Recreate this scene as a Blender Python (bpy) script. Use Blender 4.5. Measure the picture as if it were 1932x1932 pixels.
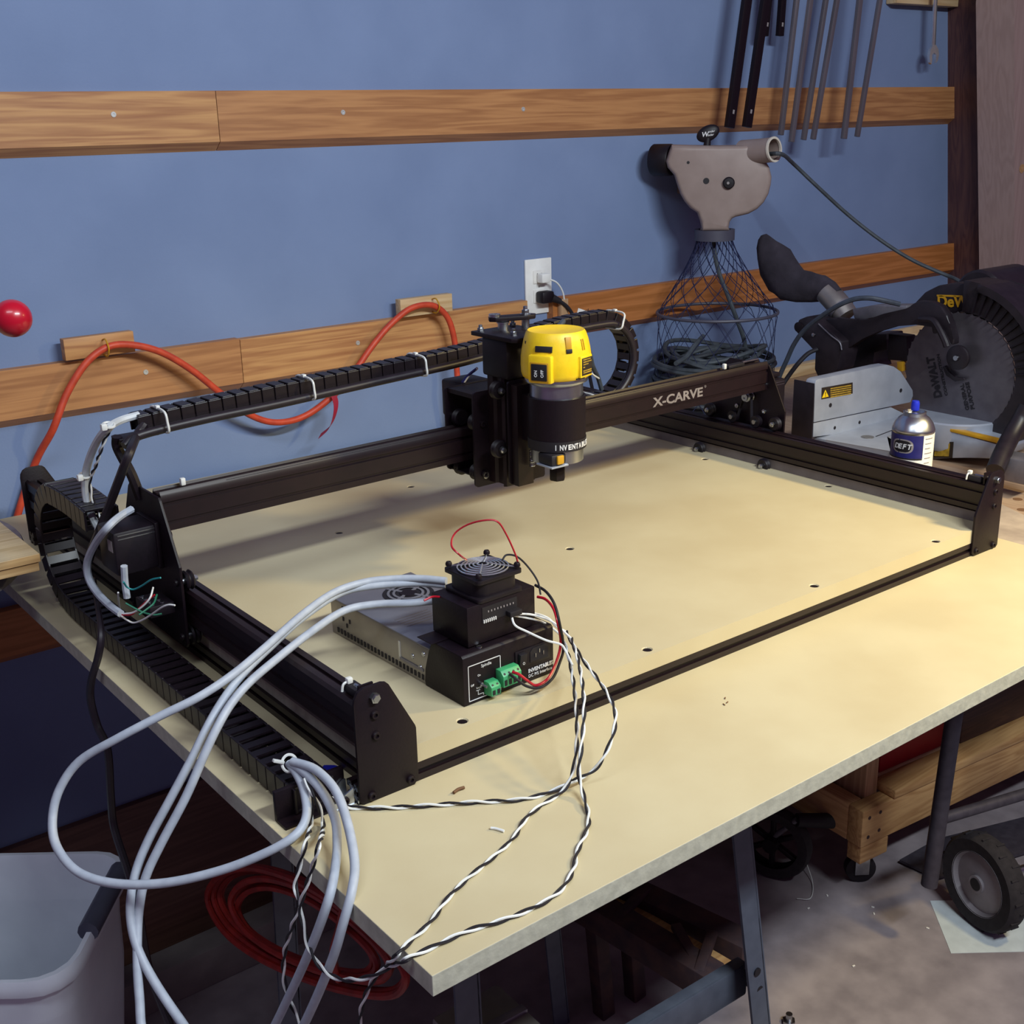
import bpy, bmesh, math, random
from mathutils import Vector, Matrix
random.seed(7)
for o in list(bpy.data.objects): bpy.data.objects.remove(o)
SC = bpy.context.scene; COL = SC.collection
V = Vector
# ------------------------------------------------------------------ camera
# world: x along the machine's gantry, y towards the blue wall, z up, z = 0 is the top of the MDF table
CAM = V((-0.4918, -0.8893, 0.62)); YAW, PIT, ROL, FPX = 0.656441919, 0.316061384, -0.0241328844, 2261.218
_f = V((math.sin(YAW)*math.cos(PIT), math.cos(YAW)*math.cos(PIT), -math.sin(PIT)))
_r0 = V((math.cos(YAW), -math.sin(YAW), 0)); _u0 = _r0.cross(_f)
_r = _r0*math.cos(ROL)+_u0*math.sin(ROL); _u = -_r0*math.sin(ROL)+_u0*math.cos(ROL)
cd = bpy.data.cameras.new('camera'); cam = bpy.data.objects.new('camera', cd); COL.objects.link(cam)
cd.sensor_width = 36; cd.lens = FPX/1932*36; cd.clip_start = 0.02; cd.clip_end = 50
M = Matrix((_r, _u, -_f)).transposed().to_4x4(); M.translation = CAM; cam.matrix_world = M
SC.camera = cam
def A(u, v, X=None, Y=None, Z=None, P=None, n=None):
    """survey helper: the point of the real plane x=X, y=Y or z=Z that is measured at photo pixel (u, v)"""
    d = _f+_r*((u-966)/FPX)-_u*((v-966)/FPX)
    if P is not None: t = (P-CAM).dot(n)/d.dot(n)
    elif X is not None: t = (X-CAM.x)/d.x
    elif Y is not None: t = (Y-CAM.y)/d.y
    else: t = (Z-CAM.z)/d.z
    return CAM+d*t
# ------------------------------------------------------------------ light
FLOOR = -0.93; WALL = 1.18
W = bpy.data.worlds.new('world'); SC.world = W; W.use_nodes = True
bg = W.node_tree.nodes['Background']; bg.inputs[0].default_value = (0.56, 0.29, 0.60, 1); bg.inputs[1].default_value = 0.16
def area(name, loc, target, sx, sy, power, col):
    l = bpy.data.lights.new(name, 'AREA'); l.shape = 'RECTANGLE'; l.size = sx; l.size_y = sy; l.energy = power; l.color = col
    o = bpy.data.objects.new(name, l); COL.objects.link(o); o.location = loc
    o.rotation_euler = (V(target)-V(loc)).to_track_quat('-Z', 'Y').to_euler(); return o
area('ceiling_tube_or_fill', (0.60, -1.45, 1.68), (0.65, 0.6, 0.1), 1.1, 0.12, 57, (0.86, 0.95, 1.0))
area('ceiling_tube_or_fill', (-0.85, -0.7, 1.95), (-0.25, 0.45, -0.5), 1.2, 0.3, 15, (0.80, 0.90, 1.0))  # unseen fill added overhead at left to brighten the bin
wl = bpy.data.lights.new('work_lamp', 'SPOT'); wl.energy = 88; wl.color = (1.0, 0.79, 0.36); wl.spot_size = math.radians(80); wl.spot_blend = 1.0; wl.shadow_soft_size = 0.07
wo = bpy.data.objects.new('work_lamp', wl); COL.objects.link(wo); wo.location = (1.5, -0.62, 0.92)
wo.rotation_euler = (V((0.92, -0.05, 0.0))-wo.location).to_track_quat('-Z', 'Y').to_euler()
SC.view_settings.view_transform = 'Standard'; SC.view_settings.look = 'None'; SC.view_settings.gamma = 1
SC.view_settings.use_curve_mapping = False; SC.view_settings.exposure = 0.0
# ------------------------------------------------------------------ materials
def lin(h):
    h = h.lstrip('#'); c = [int(h[i:i+2], 16)/255 for i in (0, 2, 4)]
    return tuple((x/12.92 if x <= .04045 else ((x+.055)/1.055)**2.4) for x in c)+(1,)
MATS = {}
def mat(name, hexc, rough=.5, metal=0., hex2=None, scale=30., stretch=(1, 1, 1), bump=0., coat=0., detail=4., lo=.35, hi=.65, spec=.5, bscale=None):
    m = bpy.data.materials.new(name); m.use_nodes = True; nt = m.node_tree; b = nt.nodes['Principled BSDF']
    b.inputs['Roughness'].default_value = rough; b.inputs['Metallic'].default_value = metal
    b.inputs['Coat Weight'].default_value = coat; b.inputs['Specular IOR Level'].default_value = spec
    c1 = lin(hexc); c2 = lin(hex2) if hex2 else tuple(x*.86 for x in c1[:3])+(1,)
    tc = nt.nodes.new('ShaderNodeTexCoord'); mp = nt.nodes.new('ShaderNodeMapping'); mp.inputs['Scale'].default_value = stretch
    nz = nt.nodes.new('ShaderNodeTexNoise'); nz.inputs['Scale'].default_value = scale; nz.inputs['Detail'].default_value = detail
    rp = nt.nodes.new('ShaderNodeValToRGB'); rp.color_ramp.elements[0].position = lo; rp.color_ramp.elements[1].position = hi
    rp.color_ramp.elements[0].color = c2; rp.color_ramp.elements[1].color = c1
    L = nt.links.new; L(tc.outputs['Object'], mp.inputs[0]); L(mp.outputs[0], nz.inputs['Vector']); L(nz.outputs[0], rp.inputs[0]); L(rp.outputs[0], b.inputs['Base Color'])
    if bump:
        bn = nt.nodes.new('ShaderNodeBump'); bn.inputs['Strength'].default_value = bump; bn.inputs['Distance'].default_value = .002
        src = nz
        if bscale:
            src = nt.nodes.new('ShaderNodeTexNoise'); src.inputs['Scale'].default_value = bscale; src.inputs['Detail'].default_value = 3
            L(mp.outputs[0], src.inputs['Vector'])
        L(src.outputs[0], bn.inputs['Height']); L(bn.outputs[0], b.inputs['Normal'])
    MATS[name] = m; return m
def woodmat(name, c_light, c_dark, axis=0, seed=0., ring=9., rough=.5, dist=3.):
    """oak / pine: stretched bands along the grain plus fine pores"""
    m = bpy.data.materials.new(name); m.use_nodes = True; nt = m.node_tree; b = nt.nodes['Principled BSDF']; L = nt.links.new
    b.inputs['Roughness'].default_value = rough
    tc = nt.nodes.new('ShaderNodeTexCoord'); mp = nt.nodes.new('ShaderNodeMapping')
    s = [1., 1., 1.]; s[axis] = .055; mp.inputs['Scale'].default_value = s; mp.inputs['Location'].default_value = (seed, seed*.7, seed*1.3)
    wv = nt.nodes.new('ShaderNodeTexNoise'); wv.inputs['Scale'].default_value = ring*3.2; wv.inputs['Detail'].default_value = 3; wv.inputs['Distortion'].default_value = .35
    n2 = nt.nodes.new('ShaderNodeTexNoise'); n2.inputs['Scale'].default_value = 190; n2.inputs['Detail'].default_value = 4
    wb_ = nt.nodes.new('ShaderNodeMath'); wb_.operation = 'MULTIPLY'; wb_.inputs[1].default_value = 110/ring*dist
    sn = nt.nodes.new('ShaderNodeMath'); sn.operation = 'SINE'
    s2_ = nt.nodes.new('ShaderNodeMath'); s2_.operation = 'MULTIPLY_ADD'; s2_.inputs[1].default_value = .17; s2_.inputs[2].default_value = .27
    mx = nt.nodes.new('ShaderNodeMath'); mx.operation = 'MULTIPLY_ADD'; mx.inputs[1].default_value = .5
    rp = nt.nodes.new('ShaderNodeValToRGB'); e = rp.color_ramp.elements; e[0].position = .25; e[1].position = .75; e[0].color = lin(c_dark); e[1].color = lin(c_light)
    L(tc.outputs['Object'], mp.inputs[0]); L(mp.outputs[0], wv.inputs['Vector']); L(mp.outputs[0], n2.inputs['Vector'])
    L(wv.outputs[0], wb_.inputs[0]); L(wb_.outputs[0], sn.inputs[0]); L(sn.outputs[0], s2_.inputs[0]); L(n2.outputs[0], mx.inputs[0]); L(s2_.outputs[0], mx.inputs[2])
    L(mx.outputs[0], rp.inputs[0]); L(rp.outputs[0], b.inputs['Base Color'])
    bn = nt.nodes.new('ShaderNodeBump'); bn.inputs['Strength'].default_value = .12; bn.inputs['Distance'].default_value = .001
    L(n2.outputs[0], bn.inputs['Height']); L(bn.outputs[0], b.inputs['Normal'])
    MATS[name] = m; return m
mat('wall_blue', '#7a8db2', .75, hex2='#7386ab', scale=5, bump=.12, bscale=260)
mat('concrete', '#9a9094', .85, hex2='#7a7176', scale=13, bump=.25, detail=12, lo=.3, hi=.68)
woodmat('oak', '#c8955f', '#a06a42', 0, .0); woodmat('oak_b', '#bd8756', '#9c6840', 0, 3.3, 12); woodmat('oak_c', '#bf7a44', '#a0622f', 0, 7.1, 10)
woodmat('pine', '#c9a06c', '#a87d4e', 0, 2.2, 6); woodmat('pine_y', '#c49a6c', '#a67b50', 1, 5.2, 6); woodmat('pine_z', '#c7a27c', '#a98663', 2, 1.2, 6)
woodmat('pine_pale', '#d6bc93', '#bf9d70', 0, 4.2, 6); woodmat('post_brown', '#5a3a34', '#43272a', 2, 2.7, 5); woodmat('post_pale', '#a88f88', '#9c837c', 2, 8.7, 5)
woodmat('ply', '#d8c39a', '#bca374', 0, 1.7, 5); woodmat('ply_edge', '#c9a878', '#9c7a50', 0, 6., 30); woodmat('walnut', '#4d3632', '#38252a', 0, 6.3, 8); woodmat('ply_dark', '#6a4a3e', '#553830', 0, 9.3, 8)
mat('mdf_top', '#c5b997', .55, hex2='#bcae8b', scale=6, bump=.05, bscale=400); mat('mdf_edge', '#b9b7a6', .85, hex2='#a9a797', scale=90, bump=.35)
mat('black_steel', '#160b13', .48, hex2='#120910', scale=300, bump=.08, spec=.28)
mat('black_anod', '#1d0f14', .42, .1, hex2='#180c11', scale=60, stretch=(1, 1, 1), spec=.45)
mat('black_plastic', '#140b14', .5, hex2='#0f080f', scale=200, spec=.4); mat('black_rubber', '#16101a', .7, hex2='#100b13', scale=120)
mat('chain_plastic', '#150c13', .40, hex2='#10080e', scale=200); mat('conduit', '#201820', .45, hex2='#1a131a', scale=120)
mat('steel', '#b9bcc2', .28, 1., hex2='#a3a6ad', scale=80); mat('alu', '#c6cbd2', .3, 1., hex2='#b2b7bf', scale=60, stretch=(1, 1, .2)); mat('alu_cast', '#b2b8c4', .42, .4, hex2='#a4aab7', scale=25, bump=.1)
mat('galv', '#a9a49e', .4, .8, hex2='#8f8b88', scale=16, bump=.05); mat('zinc_white', '#d8d8d4', .35, .5)
mat('yellow', '#f4cc1c', .42, hex2='#eec416', scale=120, bump=.06, bscale=500); mat('yellow_dark', '#c9951c', .45)
mat('orange_cord', '#cf4a2c', .5, hex2='#b93d25', scale=60, stretch=(1, 1, 1)); mat('chrome', '#dfe2e6', .22, .85, hex2='#d2d5da', scale=40); mat('red_cord', '#a0261c', .5, hex2='#7f1c16', scale=40); mat('red', '#b5152a', .4); mat('red_ball', '#c4122c', .3, hex2='#b60f27', coat=.3, scale=8)
mat('red_box', '#a5122a', .45, hex2='#930f24', scale=12); mat('red_tape', '#a01c38', .5)
mat('white_plastic', '#f0f0ec', .45, hex2='#e8e8e4', scale=40); woodmat('bench_wood', '#b0957a', '#9a7e66', 1, 5.2, 6); mat('white_paint', '#eeece6', .5); mat('white_wire', '#e4e6e4', .45); mat('tie_white', '#dfe0dc', .4)
mat('grey_cable', '#b0b7c2', .5, hex2='#a5acb8', scale=90); mat('dark_cable', '#3c4450', .55, hex2='#333a45', scale=80); mat('slate_cord', '#454c52', .6, hex2='#3a4046', scale=60)
mat('green_conn', '#3fa06a', .45, hex2='#389660', scale=80); mat('teal_wire', '#1f8a90', .45); mat('green_wire', '#1d6b52', .5); mat('blue_tape', '#1a1f9a', .5); mat('blue_nozzle', '#1d2fc0', .4)
mat('beige_plastic', '#96857e', .42, hex2='#8f7e77', scale=30, bump=.04); mat('beige_rim', '#d8cfc0', .45); mat('net', '#1a2148', .7); mat('ring_grey', '#4b4a58', .5)
mat('bag', '#38323c', .95, hex2='#2a252e', scale=22, bump=.6, bscale=60); mat('sawblack', '#231c22', .45, hex2='#1b151b', scale=60, bump=.08); mat('blade', '#6f6a70', .38, .7, hex2='#645f66', scale=40)
mat('label_dark', '#2a2018', .5); mat('label_gold', '#b5922f', .5, hex2='#8f7222', scale=150); mat('ink_white', '#dedede', .5); mat('ink_black', '#17131a', .6); mat('ink_grey', '#98908f', .5); mat('can_blue', '#2a2a6c', .4, hex2='#222260', scale=60)
mat('sawhorse_paint', '#555b68', .5, hex2='#4b515e', scale=40, bump=.1); mat('rust_steel', '#4a3330', .8, hex2='#33242a', scale=30, bump=.4); mat('tire', '#2b262a', .9, hex2='#211d21', scale=80, bump=.3)
mat('hub_grey', '#8f8a90', .5, hex2='#837e84', scale=30); mat('paper', '#c9d2d6', .8); mat('bin_white', '#dde3ec', .45, hex2='#d4dae4', scale=14); mat('bin_grey', '#4e5060', .5); mat('truck_frame', '#4a4650', .5, .3, hex2='#3f3b45', scale=60)
mat('ledge_paint', '#8b8580', .7, hex2='#76706d', scale=12); mat('shaving', '#6a4a30', .8); mat('iron', '#8d8a92', .45, .6, hex2='#77747c', scale=30); mat('sawdust', '#a99a8c', .95, hex2='#8a7c72', scale=18, bump=.3)
mat('strip_shaded', '#6f6664', .8, hex2='#655c5a', scale=40); mat('logo_grey', '#857d7d', .5); mat('pale_cable', '#c9ced2', .5); mat('psu_lid', '#83838d', .42, .45, hex2='#7a7a85', scale=20); mat('bar_alu', '#857f84', .4, .6, hex2='#767076', scale=30, stretch=(1, 1, .1)); mat('stain', '#b59a6c', .8, hex2='#c9b189', scale=25)
# ------------------------------------------------------------------ mesh helpers
class B:
    def __init__(s): s.bm = bmesh.new()
    def box(s, c, d, rot=None, bev=0.):
        r = bmesh.ops.create_cube(s.bm, size=1.); vs = r['verts']
        mt = Matrix.Translation(V(c)) @ (rot.to_4x4() if rot else Matrix()) @ Matrix.Diagonal((d[0], d[1], d[2], 1))
        bmesh.ops.transform(s.bm, matrix=mt, verts=vs)
        if bev:
            es = list({e for v in vs for e in v.link_edges}); bmesh.ops.bevel(s.bm, geom=es, offset=bev, segments=2, profile=.5, affect='EDGES')
        return s
    def bb(s, x0, x1, y0, y1, z0, z1, bev=0.):
        return s.box(((x0+x1)/2, (y0+y1)/2, (z0+z1)/2), (abs(x1-x0), abs(y1-y0), abs(z1-z0)), None, bev)
    def loft(s, rings, close=True, cap=True):
        bm = s.bm; R = [[bm.verts.new(p) for p in r] for r in rings]; n = len(R[0])
        for a, b in zip(R, R[1:]):
            for i in range(n if close else n-1):
                j = (i+1) % n
                try: bm.faces.new((a[i], a[j], b[j], b[i]))
                except ValueError: pass
        if cap and close:
            for r in (R[0][::-1], R[-1]):
                try: bm.faces.new(r)
                except ValueError: pass
        return s
    def prism(s, poly, ax, a0, a1, bev=0.):
        """poly: 2D outline; extruded along axis ax (0:x -> poly=(y,z), 1:y -> (x,z), 2:z -> (x,y))"""
        def P(p, a): return {0: (a, p[0], p[1]), 1: (p[0], a, p[1]), 2: (p[0], p[1], a)}[ax]
        n0 = len(s.bm.verts)
        s.loft([[P(p, a0) for p in poly], [P(p, a1) for p in poly]])
        if bev:
            s.bm.verts.ensure_lookup_table(); vs = s.bm.verts[n0:]
            es = list({e for v in vs for e in v.link_edges}); bmesh.ops.bevel(s.bm, geom=es, offset=bev, segments=2, profile=.5, affect='EDGES')
        return s
    def cyl(s, p0, p1, r, r2=None, seg=20, cap=True):
        p0, p1 = V(p0), V(p1); d = (p1-p0).normalized(); a = d.orthogonal().normalized(); b = d.cross(a)
        r2 = r if r2 is None else r2
        ring = lambda c, q: [c+(a*math.cos(2*math.pi*i/seg)+b*math.sin(2*math.pi*i/seg))*q for i in range(seg)]
        return s.loft([ring(p0, r), ring(p1, r2)], True, cap)
    def lathe(s, prof, o, ax=(0, 0, 1), seg=32, cap=True):
        """prof: (radius, height along ax) list"""
        o = V(o); d = V(ax).normalized(); a = d.orthogonal().normalized(); b = d.cross(a)
        return s.loft([[o+d*h+(a*math.cos(2*math.pi*i/seg)+b*math.sin(2*math.pi*i/seg))*max(q, 1e-5) for i in range(seg)] for q, h in prof], True, cap)
    def tube(s, pts, r, seg=8, sub=6, closed=False, smooth=True):
        P = cr(pts, sub, closed) if smooth else [V(p) for p in pts]
        n = len(P); T = []
        for i in range(n):
            a = P[(i-1) % n] if (closed or i) else P[0]; b = P[(i+1) % n] if (closed or i < n-1) else P[-1]
            t = (b-a); T.append(t.normalized() if t.length > 1e-9 else (T[-1] if T else V((0, 0, 1))))
        N = T[0].orthogonal().normalized(); rings = []
        for i in range(n):
            if i:
                q = T[i-1].rotation_difference(T[i]); N = q @ N; N = (N-T[i]*N.dot(T[i])).normalized()
            Bn = T[i].cross(N); rr = r(i/(n-1)) if callable(r) else r
            rings.append([P[i]+(N*math.cos(2*math.pi*k/seg)+Bn*math.sin(2*math.pi*k/seg))*rr for k in range(seg)])
        if closed: rings.append(rings[0]); return s.loft(rings, True, False)
        return s.loft(rings)
    def ball(s, c, r, sc=(1, 1, 1), seg=20):
        rr = bmesh.ops.create_uvsphere(s.bm, u_segments=seg, v_segments=max(8, seg//2), radius=r)
        bmesh.ops.transform(s.bm, matrix=Matrix.Translation(V(c)) @ Matrix.Diagonal((sc[0], sc[1], sc[2], 1)), verts=rr['verts']); return s
    def xf(s, m):
        bmesh.ops.transform(s.bm, matrix=m, verts=s.bm.verts); return s
    def o(s, name, m, parent=None, smooth=True, ang=38, fn=None):
        bm = s.bm
        if fn:
            for v in bm.verts: v.co = fn(v.co)
        bmesh.ops.remove_doubles(bm, verts=bm.verts, dist=1e-6); bmesh.ops.recalc_face_normals(bm, faces=bm.faces)
        if smooth:
            for f in bm.faces: f.smooth = True
            for e in bm.edges:
                if len(e.link_faces) != 2 or e.calc_face_angle(0) > math.radians(ang): e.smooth = False
        me = bpy.data.meshes.new(name); bm.to_mesh(me); bm.free(); return link(name, me, m, parent)
def link(name, me, m, parent=None):
    if m is not None: me.materials.clear(); me.materials.append(MATS[m] if isinstance(m, str) else m)
    ob = bpy.data.objects.new(name, me); COL.objects.link(ob)
    if parent is not None:
        ob.parent = parent; ob.matrix_parent_inverse = worldm(parent).inverted()
    return ob
def worldm(o):
    m = Matrix.LocRotScale(o.location, o.rotation_euler, o.scale)
    return (worldm(o.parent) @ o.matrix_parent_inverse @ m) if o.parent else m
def cr(pts, sub=6, closed=False):
    P = [V(p) for p in pts]; n = len(P); out = []
    rng = range(n) if closed else range(n-1)
    for i in rng:
        p0 = P[(i-1) % n] if (closed or i) else P[0]*2-P[1]; p1 = P[i]; p2 = P[(i+1) % n]; p3 = P[(i+2) % n] if (closed or i < n-2) else P[-1]*2-P[-2]
        for k in range(sub):
            t = k/sub; out.append(.5*((2*p1)+(p2-p0)*t+(2*p0-5*p1+4*p2-p3)*t*t+(3*p1-p0-3*p2+p3)*t**3))
    if not closed: out.append(P[-1])
    return out
def thing(name, label, cat, loc=(0, 0, 0), group=None):
    o = bpy.data.objects.new(name, None); COL.objects.link(o); o.location = loc; o.empty_display_size = .02
    return tag(o, label, cat, group)
def tag(o, label, cat, group=None, kind=None):
    if label: o['label'] = label
    if cat: o['category'] = cat
    if group: o['group'] = group
    if kind: o['kind'] = kind
    return o
def struct(o): o['kind'] = 'structure'; return o
def text(s, size, m, parent, org, xd, yd, name='lettering', ext=.0002, off=0., align='LEFT', fit=None, shear=0.):
    c = bpy.data.curves.new('txt', 'FONT'); c.body = s; c.size = size; c.extrude = ext; c.offset = off; c.align_x = align; c.resolution_u = 3; c.shear = shear
    t = bpy.data.objects.new('txt', c); COL.objects.link(t); bpy.context.view_layer.update()
    me = bpy.data.meshes.new_from_object(t.evaluated_get(bpy.context.evaluated_depsgraph_get())); bpy.data.objects.remove(t); bpy.data.curves.remove(c)
    x, y = V(xd).normalized(), V(yd).normalized(); z = x.cross(y)
    sx = 1.
    if fit:
        xs = [v.co.x for v in me.vertices]; w = max(xs)-min(xs); sx = fit/w
    mm = Matrix((x, y, z)).transposed().to_4x4(); mm.translation = V(org)
    me.transform(mm @ Matrix.Diagonal((sx, 1, 1, 1))); me.name = name
    return link(name, me, m, parent)
def bolt(parent, p, ax, r=.0042, h=.003, m='black_steel', name='bolt', sock=True):
    ax = V(ax).normalized(); b = B().lathe([(r, 0), (r, h*.55), (r*.8, h), (r*.45, h), (r*.42, h*.45), (0, h*.45)], p, ax, 14)
    return b.o(name, m, parent)
def rot_to(d, up=(0, 0, 1)):
    x = V(d).normalized(); u = V(up); y = u.cross(x).normalized(); z = x.cross(y); return Matrix((x, y, z)).transposed()
# ------------------------------------------------------------------ setting
struct(B().bb(-3, 5.5, -3.2, WALL+.12, FLOOR-.1, FLOOR).o('floor', 'concrete'))
struct(B().bb(-2.5, 5.2, WALL, WALL+.12, FLOOR, 1.75).o('wall_back', 'wall_blue'))
t1 = struct(B().prism([(A(1857, 0, Y=1.07).x, 1.75), (A(1857, 0, Y=1.07).x, A(1857, 0, Y=1.07).z), (A(1854, 520, Y=1.07).x, .1), (A(1854, 520, Y=1.07).x+.02, FLOOR), (3.35, FLOOR), (3.35, 1.75)], 1, 1.07, WALL).o('trim_1', 'post_brown'))
pp = A(1914, 300, Y=.95)
struct(B().prism([(A(1914, 0, Y=.95).x, 1.75), (A(1914, 0, Y=.95).x, A(1914, 0, Y=.95).z), (A(1914, 520, Y=.95).x, A(1914, 520, Y=.95).z), (A(1914, 520, Y=.95).x+.05, FLOOR), (3.1, FLOOR), (3.1, 1.75)], 1, .95, 1.06).o('trim_2', 'post_pale'))
kn = A(1928, 318, Y=.9495); k = B().cyl(kn, kn+V((0, -.0008, 0)), .012, seg=16).o('knot', 'pine_y')
k.parent = bpy.data.objects['trim_2']
stp = thing('lumber_strip', 'narrow grey wood strip leaning in the gap beside the dark brown post', 'board', A(1893, 500, Y=1.05))
B().prism([(A(1892, 520, Y=1.05).x, A(1892, 520, Y=1.05).z-.35), (A(1909, 350, Y=1.05).x, A(1909, 350, Y=1.05).z), (A(1916, 350, Y=1.05).x, A(1916, 350, Y=1.05).z), (A(1912, 520, Y=1.05).x, A(1912, 520, Y=1.05).z-.35)], 1, 1.05, 1.068).o('strip', 'ledge_paint', stp)
# oak rails screwed to the wall; each board its own object, screws are its parts
BT = .021
def rail(x0, x1, z0, z1, m, label, screws=(), notch=None):
    t = thing('oak_rail', label, 'board', ((x0+x1)/2, WALL-BT, z0))
    B().prism([(WALL, z0), (WALL-BT, z0+.0155), (WALL-BT, z1-.001), (WALL-BT+.001, z1), (WALL, z1)], 0, x0, x1).o('board', m, t)
    for x, z in screws:
        B().lathe([(.0048, 0), (.0044, .0012), (.0016, .0012), (.0014, .0002), (0, .0002)], (x, WALL-BT-.0001, z), (0, -1, 0), 12).o('screw', 'zinc_white', t)
    return t
yb = WALL-BT
def sx(u, v): p = A(u, v, Y=yb); return (p.x, p.z)
s1 = A(412, 230, Y=yb).x; s2 = A(457, 690, Y=yb).x; o1 = A(995, 570, Y=yb).x; o2 = A(1043, 560, Y=yb).x
rail(-1.2, s1-.0006, .580, .680, 'oak', 'oak board with one white screw at the upper left of the wall', [sx(214, 216)])
rail(s1+.0006, 2.86, .580, .680, 'oak_b', 'long oak board of the upper wall row, running behind the hanging bars', [sx(647, 212), sx(987, 206)])
rail(-1.2, s2-.0006, .150, .248, 'oak_b', 'lower row oak board at far left behind the orange cord', [sx(275, 702)])
rail(s2+.0006, o1, .150, .246, 'oak', 'lower row oak board ending at the white wall outlet', [sx(675, 647)])
rail(o2, 2.86, .150, .243, 'oak_c', 'reddish oak board right of the outlet behind the netted cord reel')
rail(-1.2, 1.5, -.262, -.163, 'oak_c', 'oak board in shadow on the wall below the table')
# cleat blocks with hooks
for (u0, u1, v0, v1, vb, lab, m) in ((119, 252, 641, 631, 682, 'small oak cleat block with brass hook, left of the two on the wall', 'oak'), (755, 853, 566, 555, 600, 'small pale cleat block with brass hook, near the outlet', 'pine_pale')):
    p0 = A(u0, v0, Y=WALL-.04); p1 = A(u1, v1, Y=WALL-.04); pb = A(u0, vb, Y=WALL-.04)
    t = thing('cleat_block', lab, 'block', (p0.x, WALL-.02, pb.z))
    B().bb(p0.x, p1.x, WALL-.04, WALL-BT-.0005, pb.z, p0.z, .001).o('block', m, t)
    hu, hv = (197, 655) if u0 < 300 else (818, 576)
    h = A(hu, hv, Y=WALL-.045)
    B().tube([(h.x, WALL-.04, h.z+.012), (h.x, WALL-.055, h.z+.014), (h.x, WALL-.066, h.z), (h.x, WALL-.055, h.z-.014), (h.x, WALL-.04, h.z-.014)], .0014, 6).o('hook', 'yellow_dark', t)
# plywood leaning at the foot of the wall and the painted sill on the floor
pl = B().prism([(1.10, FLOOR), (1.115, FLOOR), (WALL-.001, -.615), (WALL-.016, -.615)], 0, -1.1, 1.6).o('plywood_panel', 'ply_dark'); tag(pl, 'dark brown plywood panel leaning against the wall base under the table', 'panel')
a = A(170, 1872, Z=-.85); b_ = A(420, 1772, Z=-.85)
sl = B().bb(-1.0, 1.3, a.y-.03, a.y+.03, FLOOR, -.85, .003).o('sill_beam', 'ledge_paint'); tag(sl, 'grey painted timber lying on the floor along the wall behind the white bin', 'timber')
# ------------------------------------------------------------------ wall outlet and plugs
p = A(993, 484, Y=WALL-.005); q = A(1039, 588, Y=WALL-.005)
ox, oz = (p.x+q.x)/2, (p.z+q.z)/2-.004; ow, oh = .074, .120
t = thing('wall_outlet', 'white duplex wall outlet cover between two oak boards', 'outlet', (ox, WALL, oz-oh/2))
B().bb(ox-ow/2, ox+ow/2, WALL-.006, WALL-.0002, oz-oh/2, oz+oh/2, .002).o('cover_plate', 'white_plastic', t)
for dz in (.021, -.021):
    r = B().box((ox, WALL-.0068, oz+dz), (.034, .003, .029), None, .0013).o('receptacle', 'white_paint', t)
    if dz > 0:
        for dx in (-.006, .006): B().box((ox+dx, WALL-.0084, oz+dz+.004), (.0018, .001, .008)).o('slot', 'ink_black', r)
B().lathe([(.003, 0), (.0026, .001), (0, .001)], (ox, WALL-.006, oz), (0, -1, 0), 12).o('screw', 'zinc_white', t)
t = thing('power_plug', 'white two-prong plug with thin white cord in the upper receptacle', 'plug', (ox, WALL-.008, oz+.021))
B().box((ox+.003, WALL-.019, oz+.019), (.024, .02, .02), None, .003).o('plug_body', 'white_plastic', t)
B().tube([(ox+.012, WALL-.024, oz+.017), (ox+.03, WALL-.034, oz+.006), (ox+.047, WALL-.034, oz-.022), (ox+.05, WALL-.03, oz-.065), (ox+.05, WALL-.028, oz-.1), (ox+.05, WALL-.03, oz-.25)], .0019).o('cord', 'white_wire', t)
t = thing('power_plug', 'black plug with thick black cord and white tag in the lower receptacle', 'plug', (ox, WALL-.008, oz-.021))
B().box((ox+.004, WALL-.022, oz-.022), (.034, .026, .026), None, .005).o('plug_body', 'black_plastic', t)
B().cyl((ox+.016, WALL-.03, oz-.024), (ox+.036, WALL-.036, oz-.034), .009, .006).o('strain_relief', 'black_rubber', t)
cp = [V((ox+.03, WALL-.034, oz-.03)), V((ox+.055, WALL-.04, oz-.05)), V((ox+.075, WALL-.045, oz-.085)), V((ox+.09, WALL-.05, oz-.14)), V((ox+.11, WALL-.055, oz-.23)), V((ox+.14, WALL-.05, oz-.33))]
B().tube(cp, .0042).o('cord', 'black_rubber', t)
tg = B().box((ox+.085, WALL-.055, oz-.066), (.036, .0008, .02), Matrix.Rotation(.35, 3, 'Y')).o('tag', 'white_plastic', t)
B().box((ox+.074, WALL-.0556, oz-.0665), (.005, .0006, .006)).o('tag_mark', 'red', tg)
for i in range(5): B().box((ox+.081+i*.0045, WALL-.0556, oz-.064+.0012*i), (.0016, .0006, .009), Matrix.Rotation(.35, 3, 'Y')).o('tag_print', 'ink_black', tg)
bl = B().bb(ox+.039, ox+.06, WALL-.035, WALL-.0215, .165, oz-.03, .001).o('wood_scrap', 'pine_z'); tag(bl, 'short wood scrap standing right of the wall outlet', 'wood')
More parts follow.
